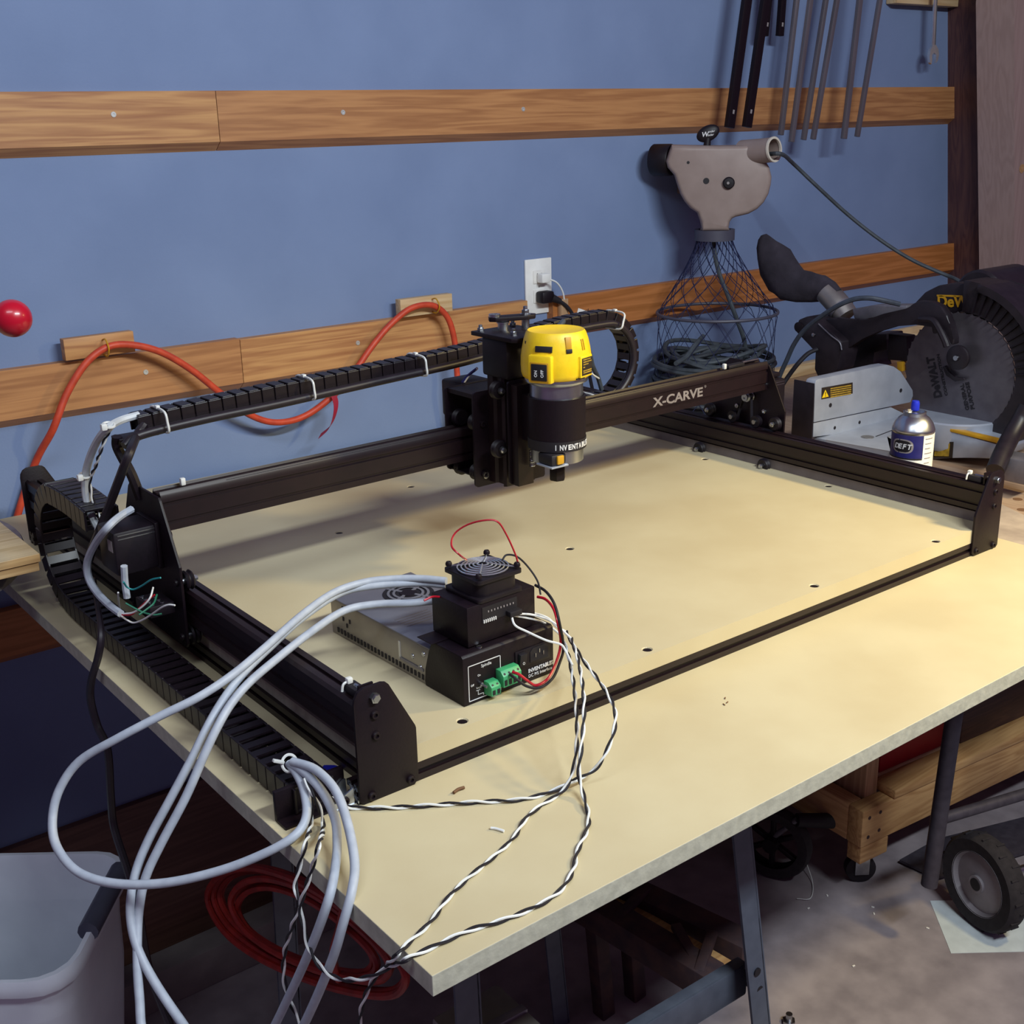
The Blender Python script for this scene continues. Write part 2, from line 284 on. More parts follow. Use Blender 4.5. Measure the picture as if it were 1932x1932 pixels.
# ------------------------------------------------------------------ orange cord on hooks, red ribbon
Yc = WALL-.056
op = [(30, 1075), (48, 985), (80, 880), (100, 810), (125, 745), (160, 688), (198, 657), (240, 650), (300, 663), (360, 697), (420, 745), (470, 782), (520, 797), (575, 785), (630, 745), (668, 702), (700, 656), (735, 614), (775, 582), (815, 576), (843, 597), (857, 640), (862, 700), (862, 740), (866, 840), (868, 900)]
P = [A(u, v, Y=Yc) for u, v in op]
P[0].y = WALL-.012; P[1].y = WALL-.012; P[2].y = WALL-.02
for i in range(11, 14): P[i] = A(*op[i], Y=Yc+.01)
P[-2].y = P[-1].y = WALL-.014
tag(B().tube(P, .0062, 10, 6).o('orange_cord', 'orange_cord'), 'orange extension cord draped in loops over two wall hooks', 'cord')
rb = [A(628, 742, Y=Yc-.012), A(634, 762, Y=Yc-.014), A(631, 785, Y=Yc-.02), A(622, 806, Y=Yc-.024), A(603, 823, Y=Yc-.02)]
bm = B(); R_ = cr(rb, 5); n = len(R_)
ring = []
for i, c in enumerate(R_):
    w = .009*(.6+.5*i/n); dx = V((w*math.cos(.9*i/n), w*.6*math.sin(2.2*i/n), w*.35)); ring.append([c-dx+V((0, -.0004, 0)), c+dx+V((0, -.0004, 0)), c+dx+V((0, .0004, 0)), c-dx+V((0, .0004, 0))])
bm.loft(ring); tag(bm.o('tape_tail', 'red_tape'), 'dark red tape tail hanging from the orange cord', 'tape')
# ------------------------------------------------------------------ MDF table top
TX0, TX1, TY0, TY1 = -.083, 1.137, -.2445, 1.163
t = thing('table_top', 'thick MDF sheet carrying the black carving machine', 'table top', (.5, .4, -.0195))
b = B().bb(TX0, TX1, TY0, TY1, -.0195, 0, .0007); tp = b.o('sheet', 'mdf_top', t, smooth=False)
tp.data.materials.append(MATS['mdf_edge'])
for f in tp.data.polygons:
    if f.normal.z < .9: f.material_index = 1
# ------------------------------------------------------------------ CNC frame
cnc = thing('carving_machine', 'black tabletop CNC carving machine with gantry over an MDF board', 'machine', (.55, .5, 0))
EPL = [(0, .004), (.004, 0), (.062, 0), (.067, .006), (.067, .061), (.066, .064), (.039, .1165), (.036, .1195), (.031, .121), (.011, .121), (.005, .118), (.001, .112), (0, .106)]
for side in (0, 1):
    for back in (0, 1):
        pol = [((1.1-x) if side else x, z) for x, z in EPL]
        y0, y1 = (-.0032, 0) if not back else (1.003, 1.0062)
        ep = B().prism(pol, 1, y0, y1, .0004).o('end_plate', 'black_steel', cnc)
        if not back:
            for x, z in ((.0213, .0905), (.0213, .0685), (.0573, .0075), (.0128, .0065)):
                bolt(ep, ((1.1-x) if side else x, y0, z), (0, -1, 0), .0046, .003)
            x = .0218; xx = (1.1-x) if side else x
            B().lathe([(.0052, 0), (.0052, .0045), (.0036, .0048), (.0036, .006), (0, .006)], (xx, y0, .1085), (0, -1, 0), 6).o('nut', 'steel', ep)
            B().cyl((xx, -.004, .1085), (xx, .03, .1085), .0022).o('tension_bolt', 'steel', ep)
            B().bb(xx-.008, xx+.008, .010, .0125, .0995, .117).o('tension_tab', 'black_steel', ep)
            B().box((xx, .03, .104), (.013, .026, .009), None, .002).o('belt_clip', 'black_rubber', ep)
            zt = B().box((xx-.002, .038, .1115), (.0062, .006, .006), None, .0012).o('tie_head', 'tie_white', ep)
            B().tube([(xx-.002, .038, .111), (xx-.0085, .038, .109), (xx-.0105, .038, .102)], .0013, 6).o('tie_band', 'tie_white', zt)
def rail_profile(x, s):
    # makerslide: 20 x 40 body with slots and a V flange along the outer face; s = +1 for left rail (outer = -x)
    raw = [(.0, .0590), (.0035, .0560), (.0065, .0590), (.0075, .0590), (.0135, .0590), (.0135, .0625), (.0185, .0625), (.0185, .0590), (.026, .0590), (.026, .0662), (.0225, .0662), (.0225, .0715), (.026, .0715), (.026, .0865), (.0225, .0865), (.0225, .0918), (.026, .0918), (.026, .0990), (.0185, .0990), (.0185, .0955), (.0135, .0955), (.0135, .0990), (.0065, .0990), (.0035, .1020), (.0, .0990), (.0, .0865), (.003, .0865), (.003, .0715), (.0, .0715)]
    return [(x+s*u, w) for u, w in raw]
B().prism(rail_profile(.0062, 1), 1, .0002, 1.0028).o('side_rail', 'black_anod', cnc)
B().prism(rail_profile(1.0938, -1), 1, .0002, 1.0028).o('side_rail', 'black_anod', cnc)
def ext20(x, y, ax, a0, a1, name, m='black_anod', z=0.):
    s = [(0, 0), (.0072, 0), (.0072, .004), (.0128, .004), (.0128, 0), (.02, 0), (.02, .0072), (.016, .0072), (.016, .0128), (.02, .0128), (.02, .02), (.0128, .02), (.0128, .016), (.0072, .016), (.0072, .02), (0, .02), (0, .0128), (.004, .0128), (.004, .0072), (0, .0072)]
    off = (y, z) if ax == 0 else (x, z)
    return B().prism([(u+off[0], w+off[1]) for u, w in s], ax, a0, a1).o(name, m, cnc)
fe = ext20(0, .0002, 0, .0005, 1.0995, 'front_extrusion'); ext20(0, .9828, 0, .0005, 1.0995, 'rear_extrusion')
ext20(.0225, 0, 1, .0205, .9825, 'base_extrusion'); ext20(1.0575, 0, 1, .0205, .9825, 'base_extrusion'); ext20(.36, 0, 1, .0205, .9825, 'base_extrusion'); ext20(.72, 0, 1, .0205, .9825, 'base_extrusion')
# bare aluminium end face of the front extrusion and its corner bracket
st = [(0, 0), (.0072, 0), (.0072, .002), (.0128, .002), (.0128, 0), (.02, 0), (.02, .0072), (.018, .0072), (.018, .0128), (.02, .0128), (.02, .02), (.0128, .02), (.0128, .018), (.0072, .018), (.0072, .02), (0, .02), (0, .0128), (.002, .0128), (.002, .0072), (0, .0072)]
e = B()
for (y0, y1, z0, z1) in ((0, .0062, 0, .002), (.0138, .02, 0, .002), (0, .0062, .018, .02), (.0138, .02, .018, .02), (0, .002, 0, .0062), (0, .002, .0138, .02), (.018, .02, 0, .0062), (.018, .02, .0138, .02), (.007, .013, .007, .013)): e.bb(-.0006, .0004, y0+.0002, y1+.0002, z0, z1)
for s1_ in (1, -1):
    for s2_ in (1, -1): e.box((-.0001, .0102+s1_*.005, .01+s2_*.005), (.001, .0085, .0015), Matrix.Rotation(s1_*s2_*math.pi/4, 3, 'X'))
e.o('extrusion_end', 'alu', cnc)
br = B().prism([(-.026, 0), (-.0012, 0), (-.0012, .0195), (-.004, .0195), (-.026, .0035)], 1, .0206, .0226).o('corner_bracket', 'alu', cnc)
B().bb(-.027, -.0012, .002, .0226, .0, .002).o('bracket_foot', 'alu', br)
bk = B().prism([(-.028, .001), (-.003, .001), (-.003, .0185), (-.028, .007)], 1, .003, .0046).o('bracket_face', 'alu', br)
bolt(br, (-.013, .003, .0085), (0, -1, 0), .0042, .003, 'black_steel')
# chain tray at the front left
tr = B().bb(-.075, -.0012, .023, .028, .0, .032, .0008).bb(-.075, -.020, .006, .023, .0, .0025).o('chain_tray', 'black_steel', cnc)
# ------------------------------------------------------------------ waste board with countersunk holes
wb = thing('waste_board', 'MDF waste board lying on the black machine frame', 'board', (.55, .5, .0202))
board = B().bb(.0265, 1.0735, .0004, 1.0, .0203, .040).o('sheet', 'mdf_top', wb, smooth=False)
cut = B()
HO = [A(u, v, Z=.04) for u, v in ((1075, 1035), (1765, 1021), (1536, 1105), (1221, 1225), (872, 1360), (775, 918), (1563, 917), (1330, 866), (640, 1005), (1010, 880))]
for h in HO: cut.lathe([(.0052, -.012), (.0052, -.0015), (.0066, .0), (.0066, .002)], (h.x, h.y, .04), (0, 0, 1), 14)
cutter = cut.o('cutter', None, smooth=False)
md = board.modifiers.new('b', 'BOOLEAN'); md.operation = 'DIFFERENCE'; md.object = cutter; md.solver = 'EXACT'
bpy.context.view_layer.update(); me = bpy.data.meshes.new_from_object(board.evaluated_get(bpy.context.evaluated_depsgraph_get())); board.modifiers.clear(); board.data = me
bpy.data.objects.remove(cutter)
me.materials.clear(); me.materials.append(MATS['mdf_top']); me.materials.append(MATS['mdf_edge'])
for f in me.polygons: f.material_index = 1 if abs(f.normal.z) < .9 and f.normal.y > -.5 and f.area > 1e-3 else 0
B().bb(1.0712, 1.0800, .003, .999, .0402, .0556).o('side_strip', 'strip_shaded', wb); B().bb(.0200, .0288, .003, .999, .0402, .0556).o('side_strip', 'strip_shaded', wb)  # strip colour darkened to carry the shade below the rails
for h in HO: B().cyl((h.x, h.y, .0285), (h.x, h.y, .0390), .0052, seg=12).o('screw', 'black_steel', wb)
# ------------------------------------------------------------------ gantry (slightly racked, as in the photograph)
SK = .0236; GY = .4205
def G(c): return V((c.x, c.y+GY+SK*c.x, c.z))      # local y = 0 is the beam's front face
def GP(x, y, z): return G(V((x, y, z)))
BZ0, BZ1 = .168, .2135
gb = [(0, BZ0), (.0, .176), (.003, .176), (.003, .180), (0, .180), (0, .1985), (.004, .1985), (.004, .2035), (0, .2035), (0, BZ1-.002), (.002, BZ1), (.004, BZ1+.003), (.006, BZ1), (.0135, BZ1), (.0135, BZ1-.004), (.0185, BZ1-.004), (.0185, BZ1), (.033, BZ1), (.035, BZ1+.003), (.038, BZ1), (.04, BZ1-.002), (.04, BZ0+.002), (.038, BZ0), (.026, BZ0), (.026, BZ0+.004), (.014, BZ0+.004), (.014, BZ0)]
gb = [(y*.62, z) for y, z in gb]
beam = B().prism(gb, 0, .0004, 1.0996).o('gantry_beam', 'black_anod', cnc, fn=G)
tx0 = A(1239, 769, Y=.441); tx1 = A(1337, 742, Y=.441)
text('X-CARVE', .0205, 'logo_grey', beam, GP(.8195, -.0004, .1832), (1, SK, 0), (0, 0, 1), off=.0006, fit=.1165)
text('®', .006, 'logo_grey', beam, GP(.938, -.0004, .1955), (1, SK, 0), (0, 0, 1))
SP = [(-.003, .207), (.0, .211), (.088, .211), (.095, .205), (.132, .137), (.136, .120), (.136, .038), (.130, .032), (-.034, .032), (-.039, .038), (-.040, .120), (-.041, .135)]
for s, xp in ((-1, 0.), (1, 1.1)):
    x0, x1 = (xp-.0032, xp) if s < 0 else (xp, xp+.0032)
    pt = B().prism(SP, 0, x0, x1, .0004).o('side_plate', 'black_steel', cnc, fn=G)
    inn = x1 if s < 0 else x0; d = -s       # direction to the inside
    for y, z in ((-.029, .1135), (.122, .1135), (-.029, .0445), (.122, .0445)):      # V wheels; the right lower pair rides on the inner flange
        inn0 = inn
        if s > 0 and z < .1: inn = 1.0745
        w = B().lathe([(.0045, -.0052), (.0105, -.0052), (.0122, -.003), (.0100, -.0003), (.0100, .0003), (.0122, .003), (.0105, .0052), (.0045, .0052)], (inn+d*.0102, y, z), (1, 0, 0), 24).o('wheel', 'black_plastic', pt, fn=G)
        B().cyl((inn+d*.0005, y, z), (inn+d*.005, y, z), .005, seg=12).o('spacer', 'steel', pt, fn=G)
        B().lathe([(.0046, 0), (.0046, .004), (.003, .0045), (.003, .0065), (0, .0065)], (inn+d*.0158, y, z), (d, 0, 0), 6).o('nut', 'steel', pt, fn=G)
        B().lathe([(.0046, 0), (.0044, .0032), (.002, .0034), (0, .0015)], ((x0 if s < 0 else x1), y, z), (s, 0, 0), 12).o('bolt', 'black_steel', pt, fn=G)
        inn = inn0
    for y, z in ((.013, .1105), (.066, .1105)):                                # smooth idlers
        B().lathe([(.004, -.0045), (.0105, -.0045), (.0105, .0045), (.004, .0045)], (inn+d*.0102, y, z), (1, 0, 0), 22).o('idler', 'black_plastic', pt, fn=G)
        B().lathe([(.004, 0), (.004, .0035), (0, .0035)], (inn+d*.0150, y, z), (d, 0, 0), 10).o('bolt', 'steel', pt, fn=G)
    for y, z in ((.004, .176), (.066, .171), (.066, .128), (.004, .128)):         # motor screws
        B().lathe([(.0042, 0), (.004, .003), (.0018, .0034), (0, .0015)], (inn, y, z), (d, 0, 0), 12).o('bolt', 'steel', pt, fn=G)
    pu = B().lathe([(.003, 0), (.0085, .0), (.0085, .002), (.0072, .002), (.0072, .0115), (.0085, .0115), (.0085, .0135), (.0065, .0135), (.0065, .019), (.0025, .019), (.0025, .0175), (0, .0175)], (inn+d*.001, .034, .151), (d, 0, 0), 24).o('pulley', 'alu', pt, fn=G)
    bt = B()
    for y0, z0, y1, z1 in ((.026, .151, .0235, .112), (.042, .151, .0555, .112)):
        bt.loft([[(inn+d*.0065, y0, z0), (inn+d*.0125, y0, z0), (inn+d*.0125, y0+.0015, z0), (inn+d*.0065, y0+.0015, z0)], [(inn+d*.0065, y1, z1), (inn+d*.0125, y1, z1), (inn+d*.0125, y1+.0015, z1), (inn+d*.0065, y1+.0015, z1)]])
    bt.o('belt', 'black_rubber', pt, fn=G)
    # NEMA 23 motor on the outside
    ml = .056 if s < 0 else .056; mx0, mx1 = (x0-ml, x0-.0002) if s < 0 else (x1+.0002, x1+ml)
    mo = B().box(((mx0+mx1)/2, .034, .151), (abs(mx1-mx0), .054, .054), None, .004).o('stepper_motor', 'black_plastic', cnc, fn=G)
    B().box(((x0-.003) if s < 0 else (x1+.003), .034, .151), (.006, .0575, .0575), None, .001).o('motor_flange', 'black_steel', mo, fn=G)
    for dz in (.0225, .018): B().box(((mx0+mx1)/2, .034-.0272, .151+dz), (abs(mx1-mx0)*.82, .0008, .0012)).o('motor_rib', 'steel', mo, fn=G)
    if s < 0: B().box((mx0-.0003, .020, .160), (.0006, .014, .014)).o('motor_label', 'ink_grey', mo, fn=G)
    else: B().box((x1+.03, .034, .183), (.05, .03, .008), None, .002).o('motor_cap', 'black_plastic', mo, fn=G)
# belt ties on the beam
for x in (.034, 1.0):
    zt = B().box((x, .012, BZ1+.007), (.006, .006, .009), None, .0012).o('belt_tie', 'tie_white', cnc, fn=G)
B().box((1.03, .016, BZ1+.004), (.04, .012, .006), None, .0015).o('belt_clip', 'black_rubber', cnc, fn=G)
B().cyl((1.05, .016, BZ1+.006), (1.09, .016, BZ1+.006), .0022).o('tension_bolt', 'steel', cnc, fn=G)
B().cyl((.085, .002, BZ1+.0005), (1.0, .002, BZ1+.0005), .0007, seg=6).o('belt', 'black_rubber', cnc, fn=G)
# ------------------------------------------------------------------ X carriage, Z axis
CX0, CX1 = .436, .556
def L(Y, x=.49): return Y-GY-SK*x     # world y -> gantry local y
def rrect(x0, x1, z0, z1, r=.006):
    out = []
    for cx, cz, a0 in ((x1-r, z1-r, 0), (x0+r, z1-r, 90), (x0+r, z0+r, 180), (x1-r, z0+r, 270)):
        for k in range(5): a = math.radians(a0+k*22.5); out.append((cx+r*math.cos(a), cz+r*math.sin(a)))
    return out
fp = B().prism(rrect(CX0, CX1, .138, .272), 1, L(.397), L(.400)).o('carriage_plate', 'black_steel', cnc, fn=G)
bp = B().prism(rrect(CX0, CX1, .150, .2685), 1, L(.4625), L(.4655)).o('carriage_plate', 'black_steel', cnc, fn=G)
for pl_, yy, dd in ((fp, L(.400), 1), (bp, L(.4625), -1)):
    for x in (CX0+.015, CX1-.015):
        for z in (.2265, .1555):
            B().lathe([(.0045, -.0052), (.0105, -.0052), (.0122, -.003), (.0100, 0), (.0122, .003), (.0105, .0052), (.0045, .0052)], (x, yy+dd*.0125, z), (0, 1, 0), 22).o('wheel', 'black_plastic', pl_, fn=G)
            B().cyl((x, yy, z), (x, yy+dd*.007, z), .005, seg=12).o('spacer', 'steel', pl_, fn=G)
            yh = yy-dd*.003
            B().lathe([(.0046, 0), (.0046, .003), (.0028, .0034), (.0028, .0015), (0, .0015)], (x, yh, z), (0, -dd, 0), 12).o('bolt', 'black_steel', pl_, fn=G)
# bridge pieces joining both plates below and above the beam
for z0, z1 in ((.1385, .1445), (.262, .268)): B().bb(CX0+.004, CX1-.004, L(.4002), L(.4623), z0 if z0 > .2 else .1515, z1 if z0 > .2 else .1535).o('spacer_bar', 'black_steel', cnc, fn=G)
# X motor behind the carriage
mo = B().box((.5, L(.496), .240), (.054, .058, .054), None, .004).o('stepper_motor', 'black_plastic', cnc, fn=G)
B().box((.5, L(.469), .240), (.0575, .006, .0575), None, .001).o('motor_flange', 'black_steel', mo, fn=G)
# Z rail: vertical makerslide with its wheels
zr = B().prism([(.462, L(.397)), (.462, L(.385)), (.466, L(.382)), (.466, L(.368)), (.462, L(.366)), (.459, L(.3625)), (.462, L(.359)), (.476, L(.359)), (.476, L(.363)), (.484, L(.363)), (.484, L(.359)), (.512, L(.359)), (.515, L(.3625)), (.512, L(.366)), (.508, L(.368)), (.508, L(.382)), (.512, L(.385)), (.512, L(.397))], 2, .143, .300).o('z_rail', 'black_anod', cnc, fn=G)
zc = B().prism(rrect(.456, .518, .150, .292, .004), 1, L(.344), L(.3475)).o('spindle_plate', 'black_steel', cnc, fn=G)
B().prism([(.460, L(.343)), (.460, L(.330)), (.486, L(.330)), (.486, L(.343))], 2, .150, .288).o('spindle_block', 'black_anod', cnc, fn=G)
for x in (.452, .522):
    for z in (.279, .198):
        w = B().lathe([(.0045, -.0052), (.0105, -.0052), (.0122, -.003), (.0100, 0), (.0122, .003), (.0105, .0052), (.0045, .0052)], (x, L(.3625), z), (0, 1, 0), 22).o('wheel', 'black_plastic', zc, fn=G)
        B().lathe([(.0046, 0), (.0046, .004), (.003, .0045), (.003, .007), (0, .007)], (x, L(.3555), z), (0, -1, 0), 8).o('bolt', 'steel', zc, fn=G)
B().lathe([(.005, 0), (.005, .003), (.003, .003), (.003, .001), (0, .001)], (CX0+.017, L(.397), .1535), (0, -1, 0), 14).o('eccentric_nut', 'steel', cnc, fn=G)
# Z motor with top plate, pulley and belt arm
zm = B().box((.484, L(.3745), .319), (.054, .0555, .052), None, .004).o('stepper_motor', 'black_plastic', cnc, fn=G)
tpz = B().prism([(.452, L(.418)), (.452, L(.330)), (.458, L(.324)), (.520, L(.324)), (.528, L(.332)), (.528, L(.410)), (.520, L(.418))], 2, .3455, .3512, .0008).o('motor_plate', 'black_steel', cnc, fn=G)
for x, y in ((.462, .409), (.474, .352), (.516, .352), (.518, .409)):
    B().lathe([(.0046, 0), (.0046, .004), (.0028, .0045), (.0028, .008), (0, .0085)], (x, L(y), .3512), (0, 0, 1), 6).o('nut', 'steel', tpz, fn=G)
for x, y in ((.478, .395), (.496, .365)):
    B().cyl((x, L(y), .3505), (x, L(y), .3514), .0062, seg=16).o('plate_hole', 'ink_black', tpz, fn=G)
B().lathe([(.003, 0), (.0075, 0), (.0075, .009), (.009, .009), (.009, .0105), (0, .0105)], (.490, L(.395), .3512), (0, 0, 1), 20).o('pulley', 'alu', tpz, fn=G)
arm = B().prism([(.472, L(.402)), (.478, L(.412)), (.486, L(.413)), (.535, L(.395)), (.540, L(.385)), (.533, L(.378)), (.520, L(.378)), (.477, L(.394))], 2, .3625, .3685, .0008).o('belt_cover', 'black_steel', cnc, fn=G)
B().lathe([(.0085, 0), (.0085, .001), (.0055, .001), (.0055, .006), (.0035, .0065), (.003, .011), (0, .0115)], (.524, L(.388), .3686), (0, 0, 1), 6).o('nut', 'steel', arm, fn=G)
B().lathe([(.008, 0), (.008, .0035), (.004, .0035), (.004, .0012), (0, .0012)], (.482, L(.403), .3686), (0, 0, 1), 18).o('pulley', 'alu', arm, fn=G)
B().cyl((.524, L(.388), .3512), (.524, L(.388), .363), .0055).o('arm_post', 'steel', arm, fn=G)
# round spindle mount
RX, RY = .4865, .280
mt = B().lathe([(.0352, .220), (.0378, .220), (.0378, .2805), (.0352, .2805)], (RX, RY, 0), (0, 0, 1), 44, cap=False).o('spindle_mount', 'black_steel', cnc)
B().bb(RX-.018, RX+.018, RY+.034, .3445+0*.01, .214, .276).o('mount_bracket', 'black_steel', mt)
B().lathe([(.0352, .2125), (.0384, .2125), (.0384, .226), (.0352, .226)], (RX, RY, 0), (0, 0, 1), 44, cap=False).o('mount_band', 'ink_black', mt)
# lettering wrapped round the band: one letter after another on the cylinder
a0 = math.radians(-129)
for k, ch in enumerate('INVENTABLES'):
    a = a0+k*math.radians(8.4); rr = .03855
    text(ch, .0095, 'ink_white', mt, (RX+rr*math.cos(a)-.0032*-math.sin(a), RY+rr*math.sin(a)-.0032*math.cos(a), .2158), (-math.sin(a), math.cos(a), 0), (0, 0, 1), off=.0003, fit=.0048 if ch != 'I' else .0011)
# ------------------------------------------------------------------ router
rt = thing('trim_router', 'yellow and silver trim router clamped upright in the black mount', 'router', (RX, RY, .166))
def oct_(r): return r
def pt_(ang, r, z): return V((RX+r*math.cos(ang), RY+r*math.sin(ang), z))
B().lathe([(.010, .195), (.0345, .195), (.0345, .297), (.0405, .3), (.0415, .3035), (.0405, .3065), (.0, .3065)], (RX, RY, 0), (0, 0, 1), 48).o('motor_body', 'alu', rt)
hd = B().lathe([(.040, .3045), (.0435, .307), (.0452, .312), (.0457, .322), (.0453, .333), (.0438, .343), (.0415, .354), (.0385, .3625), (.0362, .3655), (.0345, .3648), (.0, .3640)], (RX, RY, 0), (0, 0, 1), 40).o('cap', 'yellow', rt)
def on_cap(name, m, ang, z, w, h, dep, r, parent, bev=.001, tilt=0.):
    a = math.radians(ang); n = V((math.cos(a), math.sin(a), 0)); tdir = V((-math.sin(a), math.cos(a), 0))
    Rm = Matrix((tdir, n, V((0, 0, 1)))).transposed() @ Matrix.Rotation(tilt, 3, 'X')
    return B().box(V((RX, RY, z))+n*r, (w, dep, h), Rm, bev).o(name, m, parent)
# raised switch housing faces the camera's left
sw = on_cap('switch_housing', 'yellow', -156, .322, .033, .036, .014, .0415, hd, .003)
sr = on_cap('switch_frame', 'yellow_dark', -156, .3185, .0265, .0255, .004, .0472, hd, .0012)
sk = on_cap('rocker', 'ink_black', -156, .3185, .0225, .0215, .004, .0481, hd, .0012)
for da, s_, zz in ((-.0045, 'ON', .3125), (.0045, 'OFF', .3125)):
    a = math.radians(-156); n = V((math.cos(a), math.sin(a), 0)); td = V((-math.sin(a), math.cos(a), 0))
    text(s_, .0055, 'ink_white', sk, V((RX, RY, zz))+n*.0503+td*(da+.002), (0, 0, 1), tuple(-td), off=.0001)
on_cap('vent_window', 'ink_black', -151, .3470, .0225, .0075, .003, .0425, hd, .0004, .16)
on_cap('vent_slot', 'yellow_dark', -108, .352, .0080, .019, .003, .0413, hd, .0006, .17); on_cap('vent_hole', 'ink_black', -108, .3442, .0078, .005, .003, .0438, hd, .0004, .1)
for d_ in (-80, -75): on_cap('vent_rib', 'yellow_dark', d_, .350, .0013, .014, .001, .0428, hd, .0003, .2)
on_cap('screw_hole', 'ink_black', 163, .352, .003, .004, .002, .0412, hd, .0003)
ra = on_cap('rating_frame', 'yellow', -74, .3225, .027, .028, .006, .0436, hd, .0018)
lb = on_cap('rating_label', 'label_dark', -74, .3225, .0225, .022, .002, .0463, hd, .0003)
a = math.radians(-74); n = V((math.cos(a), math.sin(a), 0)); td = V((-math.sin(a), math.cos(a), 0))
for i, (w, z) in enumerate(((.017, .3315), (.019, .3285), (.012, .3255), (.004, .322), (.019, .3175), (.019, .315))):
    B().box(V((RX, RY, z))+n*.0475+td*(-.0095+w/2), (w, .0004, .0013), Matrix((td, n, V((0, 0, 1)))).transposed()).o('label_print', 'label_gold', lb)
on_cap('collar_notch', 'ink_black', -86, .3075, .014, .0018, .004, .0428, hd, .0002)
# lower end: lock button block, collet nut
B().bb(RX-.0365, RX-.012, RY-.033, RY-.004, .1965, .2115, .003).o('lock_housing', 'ink_black', rt)
B().bb(RX-.0385, RX-.010, RY-.0352, RY-.003, .1940, .1963, .0008).o('lock_plate', 'alu_cast', rt)
B().box((RX-.0235, RY-.0340, .2040), (.011, .004, .0115), None, .0015).o('lock_button', 'yellow_dark', rt)
B().lathe([(.0, .1655), (.0100, .1655), (.0112, .1675), (.0112, .183), (.009, .187), (.009, .197), (0, .197)], (RX, RY, 0), (0, 0, 1), 6).o('collet_nut', 'black_steel', rt)
# depth spring beside the mount
sp = []
for i in range(90):
    a = i/90*2*math.pi*9; sp.append((.478+.0035*math.cos(a), .322+.0035*math.sin(a), .176+i/90*.024))
B().tube(sp, .0009, 5, 1).o('spring', 'steel', cnc)
# router cord rising behind the gantry
tag(B().tube([(.515, .318, .352), (.545, .335, .362), (.575, .37, .345), A(1105, 650, Y=.46), A(1118, 690, Y=.50), A(1128, 712, Y=.52), A(1135, 735, Y=.525)], .0038, 8).o('router_cord', 'dark_cable'), 'dark green router cord running down behind the yellow router cap', 'cord')
# ------------------------------------------------------------------ drag chains (each link its own piece)
def link_mesh(wid, hgt, pitch, name):
    b = B(); l = pitch*.93
    b.bb(-l/2, l/2, -wid/2, -wid/2+.003, -hgt/2, hgt/2, .0008); b.bb(-l/2, l/2, wid/2-.003, wid/2, -hgt/2, hgt/2, .0008)
    b.bb(-l*.40, l*.40, -wid/2+.002, wid/2-.002, hgt/2-.0025, hgt/2+.0012, .0008); b.bb(-l*.3, l*.3, -wid/2+.002, wid/2-.002, -hgt/2, -hgt/2+.0022)
    bm = b.bm; bmesh.ops.recalc_face_normals(bm, faces=bm.faces); me = bpy.data.meshes.new(name); bm.to_mesh(me); bm.free(); me.materials.append(MATS['chain_plastic']); return me
def along(pts, pitch):
    P = cr(pts, 24); out = []; acc = 0.; nxt = pitch/2
    for a, b in zip(P, P[1:]):
        d = (b-a).length
        while acc+d >= nxt and d > 1e-9:
            out.append((a.lerp(b, (nxt-acc)/d), (b-a).normalized())); nxt += pitch
        acc += d
    return out
def chain(name, pts, wid, hgt, pitch, side):
    """side: unit vector across the chain"""
    root = bpy.data.objects.new(name, None); COL.objects.link(root); root.parent = cnc; root.matrix_parent_inverse = worldm(cnc).inverted(); root.location = pts[0]
    me = link_mesh(wid, hgt, pitch, 'chain_link'); inv = worldm(root).inverted()
    for p, d in along(pts, pitch):
        y = V(side); y = (y-d*y.dot(d)).normalized(); z = d.cross(y)
        o = bpy.data.objects.new('chain_link', me); COL.objects.link(o); o.parent = root; o.matrix_parent_inverse = inv
        o.matrix_basis = Matrix.Translation(p) @ Matrix((d, y, z)).transposed().to_4x4()
    return root
cx = -.036
yp = [(cx, .018, .0165), (cx, .1, .0165), (cx, .3, .0165), (cx, .5, .0165), (cx, .63, .0168)]
yp += [(cx+.003, .672+.0745*math.sin(a), .0915-.0745*math.cos(a)) for a in [math.radians(q) for q in (10, 35, 60, 85, 110, 135, 160, 178)]]
yp += [(cx+.003, .62, .168), (cx+.002, .57, .167), (cx, .525, .166)]
chain('drag_chain', yp, .043, .026, .0195, (1, 0, 0))
def XY(x): return .52+SK*(x-.4)
xp = [(.012, XY(.012), .281), (.1, XY(.1), .2855), (.2, XY(.2), .2895), (.35, XY(.35), .2935), (.5, XY(.5), .2985), (.62, XY(.62), .3085), (.70, XY(.70), .3165)]
xp += [(.782+.0665*math.sin(a), XY(.8), .2525+.0665*math.cos(a)) for a in [math.radians(q) for q in (-8, 15, 40, 65, 90, 115, 140, 165)]]
xp += [(.765, XY(.77), .188), (.735, XY(.74), .1905)]
chain('drag_chain', xp, .030, .021, .0185, (0, 1, 0))
